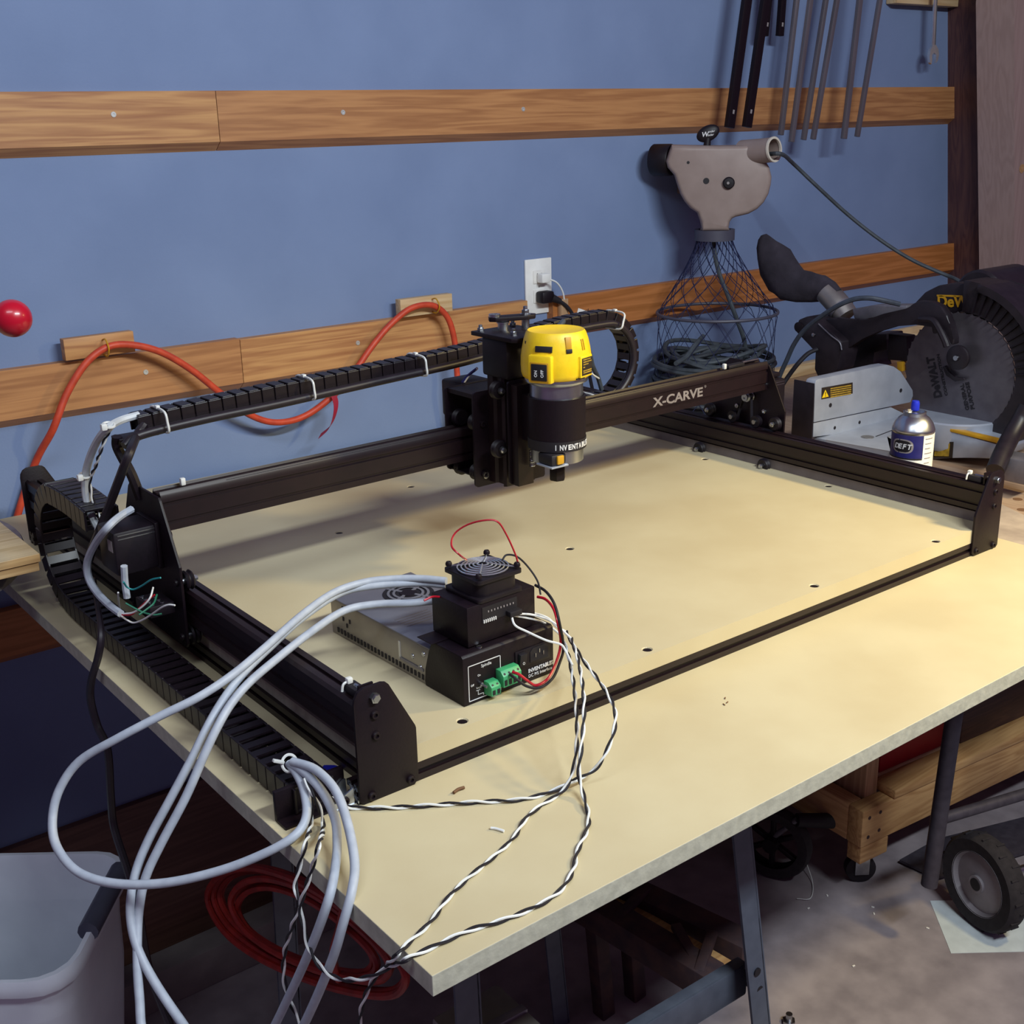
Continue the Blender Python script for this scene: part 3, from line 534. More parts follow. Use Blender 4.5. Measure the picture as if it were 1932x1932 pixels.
# black conduit strapped along the X chain, with white ties
yo = -.0205
cpts = [(-.012, XY(0)+yo-.004, .262), (.012, XY(.012)+yo, .271), (.1, XY(.1)+yo, .276), (.2, XY(.2)+yo, .2785), (.35, XY(.35)+yo, .2845), (.5, XY(.5)+yo, .2905), (.62, XY(.62)+yo, .301), (.70, XY(.7)+yo, .3095)]
cpts += [(.782+.060*math.sin(a), XY(.8)+yo, .2515+.060*math.cos(a)) for a in [math.radians(q) for q in (-6, 20, 45, 70, 95, 120, 145, 165)]]
cpts += [(.765, XY(.77)+yo, .193), (.735, XY(.74)+yo, .194)]
B().tube(cpts, .0058, 10, 5).o('cable_conduit', 'conduit', cnc)
for (p, d) in [q for i, q in enumerate(along(xp, .012)) if i in (2, 19, 34, 66, 84)]:
    y = V((0, 1, 0)); z = d.cross(y).normalized(); c = p+V((0, -.006, -.001*0))
    pts = [c+y*(.0235*sy)+z*(.0135*sz) for sy, sz in ((-1.05, -.9), (-1.1, 0), (-.95, .9), (0, 1.05), (.85, .9), (.9, 0), (.85, -.9), (0, -1.05))]
    zt = B().tube(pts, .0016, 6, 4, closed=True).o('cable_tie', 'tie_white', cnc)
    B().box(pts[3]+V((0, 0, .0012)), (.005, .007, .004), None, .0008).o('tie_head', 'tie_white', zt)
# chain support arm at the left end of the gantry
sa = B().tube([GP(-.001, .062, .195), GP(-.006, .070, .225), GP(-.012, .088, .255), V((-.012, XY(0)-.004, .270))], .0065, 8).o('chain_arm', 'black_steel', cnc)
B().box((.012, XY(0), .2665), (.05, .028, .003), None, .0008).o('chain_shelf', 'black_steel', cnc)
B().box((-.012, GY+.095, .160), (.026, .05, .004), None, .0008).o('chain_shelf', 'black_steel', cnc)
# cables from the X chain down to the Y chain
def cable(name, pts, r, m, label, cat='cable', parent=None, group=None, seg=8, sub=6):
    o = B().tube(pts, r, seg, sub).o(name, m, parent)
    if parent is None: tag(o, label, cat, group)
    return o
w1 = [A(262, 783, Y=.508), A(228, 793, Y=.505), A(205, 806, X=-.030), A(186, 828, X=-.034), A(170, 862, X=-.037), A(161, 900, X=-.039), A(163, 940, X=-.04), A(174, 975, X=-.04), A(188, 1003, X=-.042), A(200, 1030, X=-.045)]
cable('signal_cable', w1, .0048, 'pale_cable', 'pale grey cable arching from the chain end down past the motor')
def twist(name, pts, label, r=.0012, pitch=.044, ma='white_wire', mb='black_rubber', group='twisted limit switch wires', sep=.0013, cat='wire'):
    t = thing(name, label, cat, pts[0], group)
    P = cr(pts, 8); D = []; acc = 0
    res = [P[0]]
    for a, b in zip(P, P[1:]):
        n = max(1, int((b-a).length/.0035))
        for k in range(1, n+1): res.append(a.lerp(b, k/n))
    N = None
    for ph, m in ((0, ma), (math.pi, mb)):
        acc = 0; out = []; N = None; T0 = None
        for i, p in enumerate(res):
            T = (res[min(i+1, len(res)-1)]-res[max(i-1, 0)]).normalized()
            if N is None: N = T.orthogonal().normalized()
            else: N = T0.rotation_difference(T) @ N; N = (N-T*N.dot(T)).normalized()
            T0 = T
            if i: acc += (p-res[i-1]).length
            a = acc/pitch*2*math.pi+ph; out.append(p+(N*math.cos(a)+T.cross(N)*math.sin(a))*sep)
        B().tube(out, r, 6, 1).o('strand', m, t)
    return t
w2 = [A(232, 790, Y=.506), A(212, 806, X=-.022), A(200, 825, X=-.025), A(190, 850, X=-.03), A(180, 880, X=-.032), A(170, 905, X=-.034), A(172, 930, X=-.035), A(182, 960, X=-.036), A(196, 985, X=-.036), A(208, 1005, X=-.037)]
twist('twisted_wire', w2, 'black and white twisted wire beside the arching pale grey cable', group=None, r=.0012, sep=.0013, pitch=.03)
for (u, v), X in (((205, 802), -.030), ((160, 897), -.039)):
    p = A(u, v, X=X); t = thing('cable_tie', 'white cable tie with blocky head %s' % ('at the chain end' if v < 850 else 'halfway down the pale grey cable'), 'cable tie', p)
    B().box(p+V((-.008, -.006, 0)), (.007, .007, .008), None, .0015).o('tie_head', 'tie_white', t)
    B().tube([p+V((.0065*math.cos(a), .0065*math.sin(a), .002*math.sin(a))) for a in [i*math.pi/4 for i in range(8)]], .0016, 6, 4, closed=True).o('tie_band', 'tie_white', t)
# thick black hose that leaves the chain, passes the motor and drops off the table edge
bh = [A(272, 800, Y=.498), A(258, 822, Y=.492), A(243, 858, X=-.020), A(222, 912, X=-.030), A(203, 962, X=-.038), A(186, 1006, X=-.044), A(174, 1035, X=-.048), A(168, 1056, X=-.050)]
cable('power_cable', bh, .0054, 'conduit', 'thick black cable slanting from the chain end down behind the left motor', 'cable')
b2_ = [A(178, 1092, X=-.062), A(180, 1120, X=-.066), A(187, 1160, X=-.074), A(191, 1200, X=-.083), A(185, 1240, X=-.090), A(173, 1282, X=-.096), A(171, 1320, X=-.096), A(184, 1370, X=-.094), A(203, 1415, X=-.093), A(209, 1500, X=-.094), A(215, 1560, X=-.095), A(240, 1640, X=-.10), A(262, 1720, X=-.10), A(282, 1830, X=-.10), A(320, 1932, X=-.10), A(360, 2020, X=-.1)]
cable('power_cable', b2_, lambda q: .0026+.0022*min(1, q*4), 'conduit', 'thin black cable hanging over the left table edge toward the floor', 'cable')
gm = [A(248, 961, Y=.452), A(225, 975, Y=.44), A(203, 995, X=-.064), A(180, 1025, X=-.069), A(165, 1060, X=-.072), A(168, 1092, X=-.072), A(185, 1120, X=-.07), A(208, 1143, X=-.067), A(228, 1158, X=-.064)]
cable('motor_cable', gm, .0046, 'grey_cable', 'pale grey motor cable looping beside the left stepper motor')
B_s = A(240, 1080, X=-.055), A(243, 1118, X=-.055)
cable('cable_stub', [A(234, 1068, X=-.055), A(236, 1100, X=-.055), A(240, 1128, X=-.055)], .0042, 'grey_cable', 'short pale grey cable stub hanging under the left motor')
# terminal block below the motor with loose colored wires
tb = thing('terminal_block', 'black screw terminal strip under the left motor', 'terminal', GP(-.02, -.02, .085))
B().box(GP(-.022, .000, .082), (.03, .045, .014), None, .001).o('strip', 'black_plastic', tb)
for i in range(4):
    for k in range(2):
        q = GP(-.031+k*.012, -.016+i*.011, .0892); B().lathe([(.0028, 0), (.0026, .001), (0, .0006)], q, (0, 0, 1), 10).o('screw', 'steel', tb)
tb.parent = None
wires = [('teal_wire', [(233, 1098), (240, 1108), (252, 1112), (268, 1105), (285, 1094), (303, 1090)], 'teal wire curving under the left stepper motor'),
 ('white_wire', [(232, 1158), (250, 1156), (268, 1145), (283, 1128), (289, 1108)], 'white wire from the loop cable rising to the terminal strip'),
 ('red', [(230, 1160), (247, 1160), (262, 1148), (278, 1133), (292, 1122)], 'red wire from the loop cable to the terminal strip'),
 ('white_wire', [(228, 1162), (240, 1170), (252, 1175), (268, 1170), (285, 1160), (305, 1146), (318, 1141), (330, 1142)], 'long white wire sagging lowest under the terminal strip'),
 ('green_wire', [(237, 1138), (255, 1148), (272, 1156), (290, 1160), (305, 1158)], 'dark green wire lying across the terminal strip'),
 ('white_wire', [(223, 1118), (224, 1138), (228, 1155)], 'short white wire left of the cable stub'),
 ('green_wire', [(262, 1160), (276, 1150), (290, 1138), (296, 1122)], 'green wire rising steeply to the terminal strip')]
for m, pp_, lab in wires:
    n = len(pp_); cable('loose_wire', [A(u, v, X=-.064+.03*i/(n-1)) for i, (u, v) in enumerate(pp_)], .0011, m, lab, 'wire', group='loose wires under the left motor', seg=6)
# blue and white wires behind the X carriage
cable('loose_wire', [A(872, 722, Y=.475), A(884, 708, Y=.47), A(900, 695, Y=.45)], .0022, 'can_blue', 'blue wire arching into the carriage motor', 'wire', seg=6)
cable('loose_wire', [A(876, 722, Y=.472), A(886, 708, Y=.468), A(900, 697, Y=.45)], .0012, 'white_wire', 'white wire beside the blue wire at the carriage', 'wire', seg=6)
cable('loose_wire', [A(1104, 690, Y=.47), A(1118, 706, Y=.49), A(1130, 714, Y=.51)], .0014, 'white_wire', 'white wire crossing behind the router toward the chain', 'wire', seg=6)
# blue tape scrap
bt_ = A(627, 1448, Z=.0012); tag(B().prism([(bt_.x-.012, bt_.y+.004), (bt_.x-.004, bt_.y-.008), (bt_.x+.008, bt_.y-.007), (bt_.x+.004, bt_.y+.003), (bt_.x-.004, bt_.y+.010)], 2, .0002, .0012).o('tape_scrap', 'blue_tape'), 'small scrap of blue masking tape by the front left foot', 'tape')
# ------------------------------------------------------------------ power supply with interface box
psu = thing('power_supply', 'metal power supply with black front box on the waste board', 'power supply', (.21, .16, .04))
PA = math.radians(1.6); PO = V((.1504, .0335, 0))
def PR(c): d = c-PO; return V((PO.x+d.x*math.cos(PA)-d.y*math.sin(PA), PO.y+d.x*math.sin(PA)+d.y*math.cos(PA), c.z))
x0, x1, y0 = .1504, .2745, .0335; z0 = .0402
bx = B().prism([(y0, z0), (y0, .0945), (y0+.003, .0972), (y0+.052, .0972), (y0+.0555, .0935), (y0+.060, .0835), (y0+.0685, .060), (y0+.0695, .046), (y0+.069, z0)], 0, x0, x1, .0008).o('interface_box', 'black_steel', psu, fn=PR)
bd = B().bb(x0+.0014, x1-.006, y0+.058, y0+.262, z0, .0845, .0008).o('case', 'galv', psu, fn=PR)
lid = B().bb(x0+.001, x1-.0055, y0+.05, y0+.2625, .0845, .0862, .0004).o('lid', 'psu_lid', psu, fn=PR)
# side vents: a row of slots
for i in range(25): B().box((x0+.0013, y0+.075+i*.0072, .0475), (.001, .0038, .006)).o('vent_slot', 'ink_black', bd, fn=PR)
for y, z in ((.235, .0655), (.221, .066), (.2275, .059), (.235, .079)): B().box((x0+.0013, y0+y, z), (.001, .0025, .005)).o('case_hole', 'ink_black', bd, fn=PR)
B().bb(x0+.0004, x0+.0016, y0+.073, y0+.118, .0545, .0575).o('case_step', 'iron', bd, fn=PR); B().bb(x0+.0004, x0+.0016, y0+.116, y0+.119, .0545, .076).o('case_step', 'zinc_white', bd, fn=PR)
for y, z in ((.093, .066), (.072, .0755), (.079, .0575)): B().lathe([(.003, 0), (.0025, .001), (0, .0006)], (x0+.0014, y0+y, z), (-1, 0, 0), 10).o('screw', 'steel', bd, fn=PR)
# fan cut-out in the lid
fc = V((x0+.075, y0+.205, .0863))
B().cyl(fc, fc+V((0, 0, .0004)), .031, seg=32).o('fan_opening', 'ink_black', lid, fn=PR)
for r0 in (.024, .0175): B().lathe([(r0-.0016, .0004), (r0+.0016, .0004), (r0+.0016, .0012), (r0-.0016, .0012)], fc, (0, 0, 1), 30, cap=False).o('fan_ring', 'psu_lid', lid, fn=PR)
B().cyl(fc+V((0, 0, .0004)), fc+V((0, 0, .0012)), .0105, seg=20).o('fan_hub', 'black_plastic', lid, fn=PR)
for i in range(4):
    a = i*math.pi/2+.4; B().box(fc+V((.02*math.cos(a), .02*math.sin(a), .0008)), (.022, .0035, .0009), Matrix.Rotation(a, 3, 'Z')).o('fan_spoke', 'psu_lid', lid, fn=PR)
for i in range(5): B().box((x0+.02+i*.0*.01+.02, y0+.125+i*.006, .0864), (.045, .0012, .0003)).o('lid_print', 'iron', lid, fn=PR)
B().bb(x0-.006, x0+.03, y0+.046, y0+.072, .0974, .0986, .0004).o('mount_ear', 'black_steel', psu, fn=PR)
# front panel print
fy = y0-.0004
def fbar(xa, xb, za, zb, m='ink_white', n='panel_line'): return B().bb(xa, xb, y0-.0006, y0-.0001, za, zb).o(n, m, bx, fn=PR)
X0, X1, Z0, Z1 = .1565, .1998, .0440, .0845
fbar(X0, X1, Z1-.0008, Z1); fbar(X0, X1, Z0, Z0+.0008); fbar(X0, X0+.0008, Z0, Z1); fbar(X1-.0008, X1, Z0, Z1)
def ftxt(s_, x, z, size, **k):
    o = text(s_, size, 'ink_white', bx, (0, 0, 0), (1, 0, 0), (0, 0, 1), **k)
    for v in o.data.vertices: v.co = PR(v.co+V((x, y0-.0006, z)))
    return o
ftxt('Spindle', .1735, .0785, .0048); ftxt('On', .1685, .0695, .0032); ftxt('Off', .1592, .0605, .0032); ftxt('Logic', .1665, .0560, .003)
fbar(.1685, .1692, .0485, .0535); fbar(.1685, .176, .0485, .0491); fbar(.1755, .1762, .0465, .0491); fbar(.1665, .1715, .0535, .054)
ftxt('5V', .1775, .0472, .003); ftxt('INVENTABLES', .2375, .0512, .0062, off=.0002, fit=.0355); ftxt('DC P/S Interface', .2375, .0455, .0052, fit=.0335)
B().cyl((.171, y0, .0615), (.171, y0-.005, .0615), .0022, seg=12).o('toggle_nut', 'steel', bx, fn=PR); B().cyl((.171, y0-.004, .0615), (.1725, y0-.011, .060), .0012, .0016, 10).o('toggle_lever', 'steel', bx, fn=PR)
def conn(xc, zc, n, w, h, name):
    g = B().prism([(y0, zc-h/2), (y0-.006, zc-h/2), (y0-.013, zc-h/2+.001), (y0-.013, zc+h*.22), (y0-.008, zc+h/2), (y0, zc+h/2)], 0, xc-w/2, xc+w/2, .0003).o(name, 'green_conn', bx, fn=PR)
    for i in range(n):
        x = xc-w/2+w*(i+.5)/n
        B().box((x, y0-.0131, zc-h*.18), (w/n*.55, .0008, h*.34)).o('wire_port', 'ink_black', g, fn=PR)
        B().cyl((x, y0-.0105, zc+h*.30), (x, y0-.0112, zc+h*.335), .0014, seg=10).o('clamp_screw', 'ink_black', g, fn=PR)
    return g
conn(.1832, .0545, 2, .0125, .015, 'terminal_plug'); conn(.2055, .0610, 4, .0245, .0185, 'terminal_plug')
iec = B().bb(.2195, .268, y0-.0015, y0, .0605, .0812, .0004).o('inlet_plate', 'black_plastic', bx, fn=PR)
B().box((.2275, y0-.003, .0715), (.0095, .005, .0145), Matrix.Rotation(.16, 3, 'X'), .0006).o('rocker', 'ink_black', iec, fn=PR)
o = text('O', .0042, 'ink_white', iec, (0, 0, 0), (1, 0, 0), (0, 0, 1))
for v in o.data.vertices: v.co = PR(v.co+V((.2258, y0-.0058, .0662)))
o = text('I', .0042, 'ink_white', iec, (0, 0, 0), (1, 0, 0), (0, 0, 1))
for v in o.data.vertices: v.co = PR(v.co+V((.2272, y0-.0046, .0742)))
B().prism([(.2395, .0635), (.2645, .0635), (.2645, .0755), (.2605, .0795), (.2435, .0795), (.2395, .0755)], 1, y0-.0022, y0-.0014).o('inlet_socket', 'ink_black', iec, fn=PR)
for x, z in ((.2465, .0705), (.2520, .0745), (.2575, .0705)): B().box((x, y0-.0026, z), (.0011, .0014, .0045)).o('prong', 'steel', iec, fn=PR)
B().lathe([(.0032, 0), (.003, .0012), (0, .0008)], (x0+.028, y0+.008, .0973), (0, 0, 1), 10).o('screw', 'steel', bx, fn=PR)
# ------------------------------------------------------------------ controller with fan on top
ct = thing('motor_controller', 'black motor controller box topped by a chrome-grilled fan, on the power supply', 'controller', (.21, .075, .0987))
cx0, cx1, cy0, cy1, cz0, cz1 = .1665, .2585, .0445, .1065, .0988, .1432
cb = B().bb(cx0, cx1, cy0, cy1, cz0, cz1, .0008).o('box', 'black_steel', ct, fn=PR)
B().bb(.186, .233, cy0-.0006, cy0+.002, .1215, .1385).o('board_window', 'ink_black', cb, fn=PR)
for i in range(7): B().box((.1875+i*.0026, cy0-.001, .1228), (.0013, .0016, .0035)).o('header_pin', 'ink_white', cb, fn=PR)
for i in range(9): B().box((.194+i*.0042, cy0-.0007, .1325), (.0012, .0006, .002)).o('header_pin', 'ink_grey', cb, fn=PR)
B().box((.2255, cy0-.0045, .1235), (.016, .008, .006), None, .0006).o('wire_plug', 'ink_black', cb, fn=PR)
FX, FY, FZ = .2115, .0735, .1434
fn_ = B()
def rr2(h, r=.005): return [(FX+x, FY+y) for x, y in rrect(-h, h, -h, h, r)]
fn_.prism(rr2(.0305), 2, FZ, FZ+.0045, .0004).prism(rr2(.0275, .012), 2, FZ+.004, FZ+.021).prism(rr2(.0305), 2, FZ+.0205, FZ+.025, .0004)
fan = fn_.o('fan_frame', 'black_plastic', ct, fn=PR)
B().cyl((FX, FY, FZ+.0251), (FX, FY, FZ+.0254), .0275, seg=36).o('fan_well', 'ink_black', fan, fn=PR)
for i in range(7):
    a = i*2*math.pi/7; B().box((FX+.018*math.cos(a), FY+.018*math.sin(a), FZ+.0256), (.019, .008, .0005), Matrix.Rotation(a+.5, 3, 'Z') @ Matrix.Rotation(.25, 3, 'X')).o('blade', 'black_plastic', fan, fn=PR)
gr = B()
for k in range(6):
    r0 = .006+.0043*k; gr.tube([(FX+r0*math.cos(a), FY+r0*math.sin(a), FZ+.0300-.0006*k) for a in [i*math.pi/12 for i in range(24)]], .0009, 6, 1, closed=True)
gg = gr.o('fan_grille', 'chrome', ct, fn=PR)
for i in range(4):
    a = math.pi/4+i*math.pi/2; d = V((math.cos(a), math.sin(a), 0)); c = V((FX, FY, 0))
    B().tube([c+d*.004+V((0, 0, FZ+.0308)), c+d*.028+V((0, 0, FZ+.0276)), c+d*.0365+V((0, 0, FZ+.0268))], .0010, 6, 3).o('grille_arm', 'chrome', gg, fn=PR)
    B().lathe([(.0036, 0), (.0036, .0024), (.0026, .0042), (.001, .0042), (0, .0024)], c+d*.0365+V((0, 0, FZ+.0275)), (0, 0, 1), 12).o('screw', 'black_steel', fan, fn=PR)
# fan and power leads
cable('fan_lead', [A(882, 1058, Z=.168), A(866, 1046, X=.178), A(852, 1030, X=.176), A(857, 1008, X=.185), A(880, 991, X=.195), A(912, 982, X=.205), A(938, 984, X=.215), A(955, 1008, X=.226), A(972, 1045, X=.236), A(977, 1062, X=.24)], .00105, 'red', 'thin red fan wire looping above the chrome fan grille', 'wire', seg=6)
cable('fan_lead', [A(948, 1056, X=.232), A(956, 1047, X=.238), A(975, 1050, X=.246), A(995, 1068, X=.256), A(1014, 1096, X=.262), A(1020, 1122, X=.262)], .00105, 'black_rubber', 'thin black fan wire arching behind the fan', 'wire', seg=6)
cable('power_lead', [A(1010, 1104, Z=.136), A(1030, 1116, Z=.135), A(1046, 1140, Z=.128), A(1056, 1178, Z=.110), A(1063, 1222, Y=.026), A(1056, 1250, Y=.019), A(1043, 1279, Y=.010), A(1020, 1297, Y=.004), A(995, 1295, Y=.006), A(974, 1281, Y=.012), A(962, 1272, Y=.021)], .0016, 'black_rubber', 'black power wire bowing from the controller to the green connector', 'wire', seg=7)
cable('power_lead', [A(1014, 1126, Z=.122), A(1030, 1131, Z=.122), A(1044, 1148, Z=.118), A(1052, 1175, Z=.108), A(1058, 1212, Y=.028), A(1050, 1248, Y=.022), A(1034, 1280, Y=.012), A(1012, 1293, Y=.007), A(996, 1285, Y=.008), A(980, 1273, Y=.013), A(967, 1268, Y=.021)], .0016, 'red', 'red power wire leaving the controller side toward the green connector', 'wire', seg=7)
cable('power_lead', [A(830, 1126, X=.166), A(815, 1126, X=.152), A(800, 1133, X=.142)], .0012, 'red', 'short red wire behind the controller above the power supply', 'wire', seg=6)
# ------------------------------------------------------------------ grey motor cables from the controller, looping off the table
def zx(L): return [A(u, v, **({'Z': q} if k == 'z' else {'X': q})) for u, v, k, q in L]
ga = zx([(842, 1096, 'z', .131), (800, 1092, 'z', .131), (750, 1092, 'z', .130), (690, 1098, 'z', .129), (630, 1118, 'z', .127), (570, 1160, 'z', .124), (500, 1222, 'z', .117), (440, 1272, 'z', .109), (375, 1315, 'z', .098), (300, 1352, 'z', .084), (220, 1394, 'z', .066), (150, 1436, 'z', .042), (112, 1490, 'z', .016), (99, 1545, 'z', -.008), (106, 1595, 'z', -.026), (140, 1640, 'z', -.038), (190, 1662, 'z', -.042), (255, 1669, 'z', -.040), (330, 1663, 'z', -.034), (420, 1641, 'z', -.022), (495, 1612, 'z', -.006), (545, 1585, 'z', .006), (570, 1560, 'z', .012), (579, 1530, 'z', .020), (573, 1490, 'z', .032), (560, 1460, 'z', .040), (545, 1440, 'z', .044)])
cable('grey_cable', ga, .0043, 'grey_cable', 'grey cable making the widest loop out past the left table edge', 'cable', group='grey motor cables', seg=10)
gb_ = zx([(842, 1104, 'z', .125), (790, 1100, 'z', .125), (700, 1106, 'z', .124), (640, 1120, 'z', .122), (570, 1166, 'z', .119), (505, 1225, 'z', .112), (455, 1275, 'z', .103), (420, 1322, 'z', .09), (392, 1370, 'z', .074), (360, 1435, 'z', .048), (320, 1510, 'z', .014), (280, 1585, 'z', -.022), (255, 1650, 'z', -.05), (246, 1720, 'z', -.078), (258, 1785, 'z', -.104), (290, 1850, 'z', -.128), (340, 1925, 'z', -.15), (390, 1990, 'z', -.162), (450, 2010, 'X', -.124), (500, 1965, 'X', -.118), (545, 1880, 'X', -.112), (590, 1780, 'X', -.104), (622, 1690, 'X', -.092), (634, 1625, 'z', .008), (636, 1585, 'z', .014), (632, 1545, 'z', .024), (612, 1500, 'z', .036), (580, 1462, 'z', .044), (548, 1440, 'z', .046)])
cable('grey_cable', gb_, .0043, 'grey_cable', 'grey cable of the middle hanging loop, returning left of its twin', 'cable', group='grey motor cables', seg=10)
gc = zx([(815, 1134, 'z', .122), (770, 1138, 'z', .122), (710, 1140, 'z', .121), (650, 1152, 'z', .120), (590, 1190, 'z', .117), (520, 1245, 'z', .110), (470, 1288, 'z', .103), (436, 1328, 'z', .092), (410, 1372, 'z', .078), (385, 1425, 'z', .056), (350, 1505, 'z', .02), (305, 1590, 'z', -.02), (275, 1655, 'z', -.05), (262, 1720, 'z', -.08), (259, 1800, 'z', -.11), (263, 1880, 'z', -.14), (275, 1970, 'z', -.17), (340, 2060, 'z', -.19), (440, 2080, 'X', -.122), (520, 2030, 'X', -.114), (575, 1930, 'X', -.108), (625, 1815, 'X', -.100), (648, 1740, 'X', -.092), (664, 1680, 'z', .007), (669, 1625, 'z', .016), (655, 1550, 'z', .032), (632, 1490, 'z', .046), (595, 1452, 'z', .052), (552, 1437, 'z', .050)])
cable('grey_cable', gc, .0043, 'grey_cable', 'grey cable hanging rightmost beside the front corner of the table', 'cable', group='grey motor cables', seg=10)
p = A(546, 1440, Z=.046)
t = thing('cable_tie', 'translucent white cable tie gathering the grey cables at the chain mouth', 'cable tie', p)
B().tube([p+V((.0075*math.cos(a), .003*math.sin(a), .0075*math.sin(a))) for a in [i*math.pi/4 for i in range(8)]], .0015, 6, 4, closed=True).o('tie_band', 'tie_white', t)
B().box(p+V((-.011, .0, .006)), (.012, .004, .003), Matrix.Rotation(.5, 3, 'Y'), .0006).o('tie_head', 'tie_white', t)
# bared conductor ends at the controller
for i, (dx, m) in enumerate(((0, 'teal_wire'), (.004, 'white_wire'), (.008, 'black_rubber'))):
    cable('loose_wire', [A(815, 1134+i, Z=.122), A(828, 1130+2*i, Z=.122), A(842, 1128+3*i, Z=.121)], .001, m, ('teal', 'white', 'black')[i]+' conductor stub where the lower grey cable meets the controller', 'wire', seg=6)
# ------------------------------------------------------------------ black and white twisted switch wires
Zt = .0026
def TP(L): return [A(u, v, **({'X': q} if k == 'X' else {'Z': q} if k == 'Z' else {'Y': q})) for u, v, k, q in L]
st_ = [(968, 1160, 'X', .2265)]
pA = TP([(1068, 1192, 'Z', .082), (1085, 1222, 'Z', .078), (1104, 1250, 'Z', .072), (1128, 1282, 'Z', .066), (1150, 1315, 'Z', .060), (1161, 1345, 'Z', .055), (1157, 1385, 'Z', .045), (1138, 1430, 'Z', .028), (1118, 1455, 'Z', .016), (1085, 1472, 'Z', .010), (1030, 1497, 'Z', Zt), (975, 1509, 'Z', Zt), (900, 1513, 'Z', Zt), (830, 1518, 'Z', Zt), (750, 1523, 'Z', Zt), (690, 1524, 'Z', Zt), (655, 1522, 'Z', .004), (630, 1508, 'Z', .018), (600, 1488, 'Z', .035), (575, 1465, 'Z', .042)])
twist('twisted_wire', pA, 'twisted wire lying along the table in front of the left end plate')
pB = TP([(1060, 1200, 'Z', .080), (1072, 1235, 'Z', .074), (1080, 1275, 'Z', .068), (1086, 1320, 'Z', .058), (1089, 1370, 'Z', .046), (1087, 1420, 'Z', .032), (1080, 1458, 'Z', .018), (1062, 1492, 'Z', .005), (1020, 1520, 'Z', Zt), (992, 1545, 'Z', Zt), (968, 1582, 'Z', Zt), (925, 1622, 'Z', Zt), (885, 1655, 'Z', Zt), (845, 1695, 'Z', Zt), (812, 1740, 'Z', Zt), (770, 1780, 'Z', Zt), (748, 1803, 'Z', .0035), (722, 1828, 'X', -.088), (700, 1855, 'X', -.092), (684, 1895, 'X', -.094), (678, 1945, 'X', -.094), (690, 2010, 'X', -.092)])
twist('twisted_wire', pB, 'twisted wire running diagonally to the left table edge near the front corner')
pC = TP([(1078, 1205, 'Z', .084), (1092, 1250, 'Z', .078), (1100, 1300, 'Z', .070), (1102, 1350, 'Z', .058), (1097, 1410, 'Z', .040), (1092, 1455, 'Z', .022), (1098, 1490, 'Z', .008), (1110, 1535, 'Z', Zt), (1108, 1565, 'Z', Zt), (1090, 1605, 'Z', Zt), (1082, 1640, 'Z', Zt), (1062, 1675, 'Z', Zt), (1030, 1700, 'Z', Zt), (985, 1722, 'Z', Zt), (930, 1742, 'Z', Zt), (880, 1757, 'Z', Zt), (820, 1785, 'Z', Zt), (782, 1802, 'Z', Zt), (762, 1812, 'Z', .003), (735, 1824, 'X', -.089), (705, 1840, 'X', -.098), (672, 1848, 'X', -.104), (638, 1846, 'X', -.107), (608, 1828, 'X', -.109), (584, 1790, 'X', -.108), (572, 1745, 'X', -.106), (566, 1712, 'X', -.104), (572, 1690, 'X', -.102), (588, 1640, 'X', -.098), (603, 1590, 'X', -.092), (610, 1560, 'Z', .004), (603, 1525, 'Z', .02), (590, 1498, 'Z', .034), (575, 1470, 'Z', .042)])
twist('twisted_wire', pC, 'twisted wire nearest the front table edge, dipping under the grey cables')
pD = TP([(560, 1455, 'Z', .040), (578, 1480, 'Z', .036), (588, 1510, 'Z', .026), (587, 1555, 'Z', .008), (577, 1590, 'X', -.088), (566, 1630, 'X', -.095), (557, 1670, 'X', -.1), (563, 1705, 'X', -.102), (552, 1745, 'X', -.103), (538, 1790, 'X', -.104), (535, 1840, 'X', -.104), (545, 1885, 'X', -.104), (566, 1928, 'X', -.104), (585, 1990, 'X', -.104)])
twist('twisted_wire', pD, 'twisted wire hanging straight down between the grey cables')
# untwisted white and black leads between the controller plug and the pairs
for i, L_ in enumerate(([(966, 1160), (985, 1156), (1012, 1158), (1035, 1167), (1050, 1182), (1068, 1192)], [(966, 1161), (990, 1165), (1020, 1172), (1042, 1185), (1060, 1200)], [(965, 1162), (972, 1180), (995, 1192), (1030, 1208), (1058, 1216), (1068, 1230), (1080, 1255)], [(975, 1158), (1005, 1160), (1040, 1172), (1062, 1190), (1078, 1205)])):
    n = len(L_); ze = (.082, .080, .079, .084)[i]
    cable('switch_lead', [A(u, v, Z=.121+(ze-.121)*k/(n-1)) for k, (u, v) in enumerate(L_)], .00125, 'white_wire', ('uppermost', 'second', 'lowest drooping', 'straightest')[i]+' white lead from the controller front to the twisted wires', 'wire', group='white switch leads', seg=6)
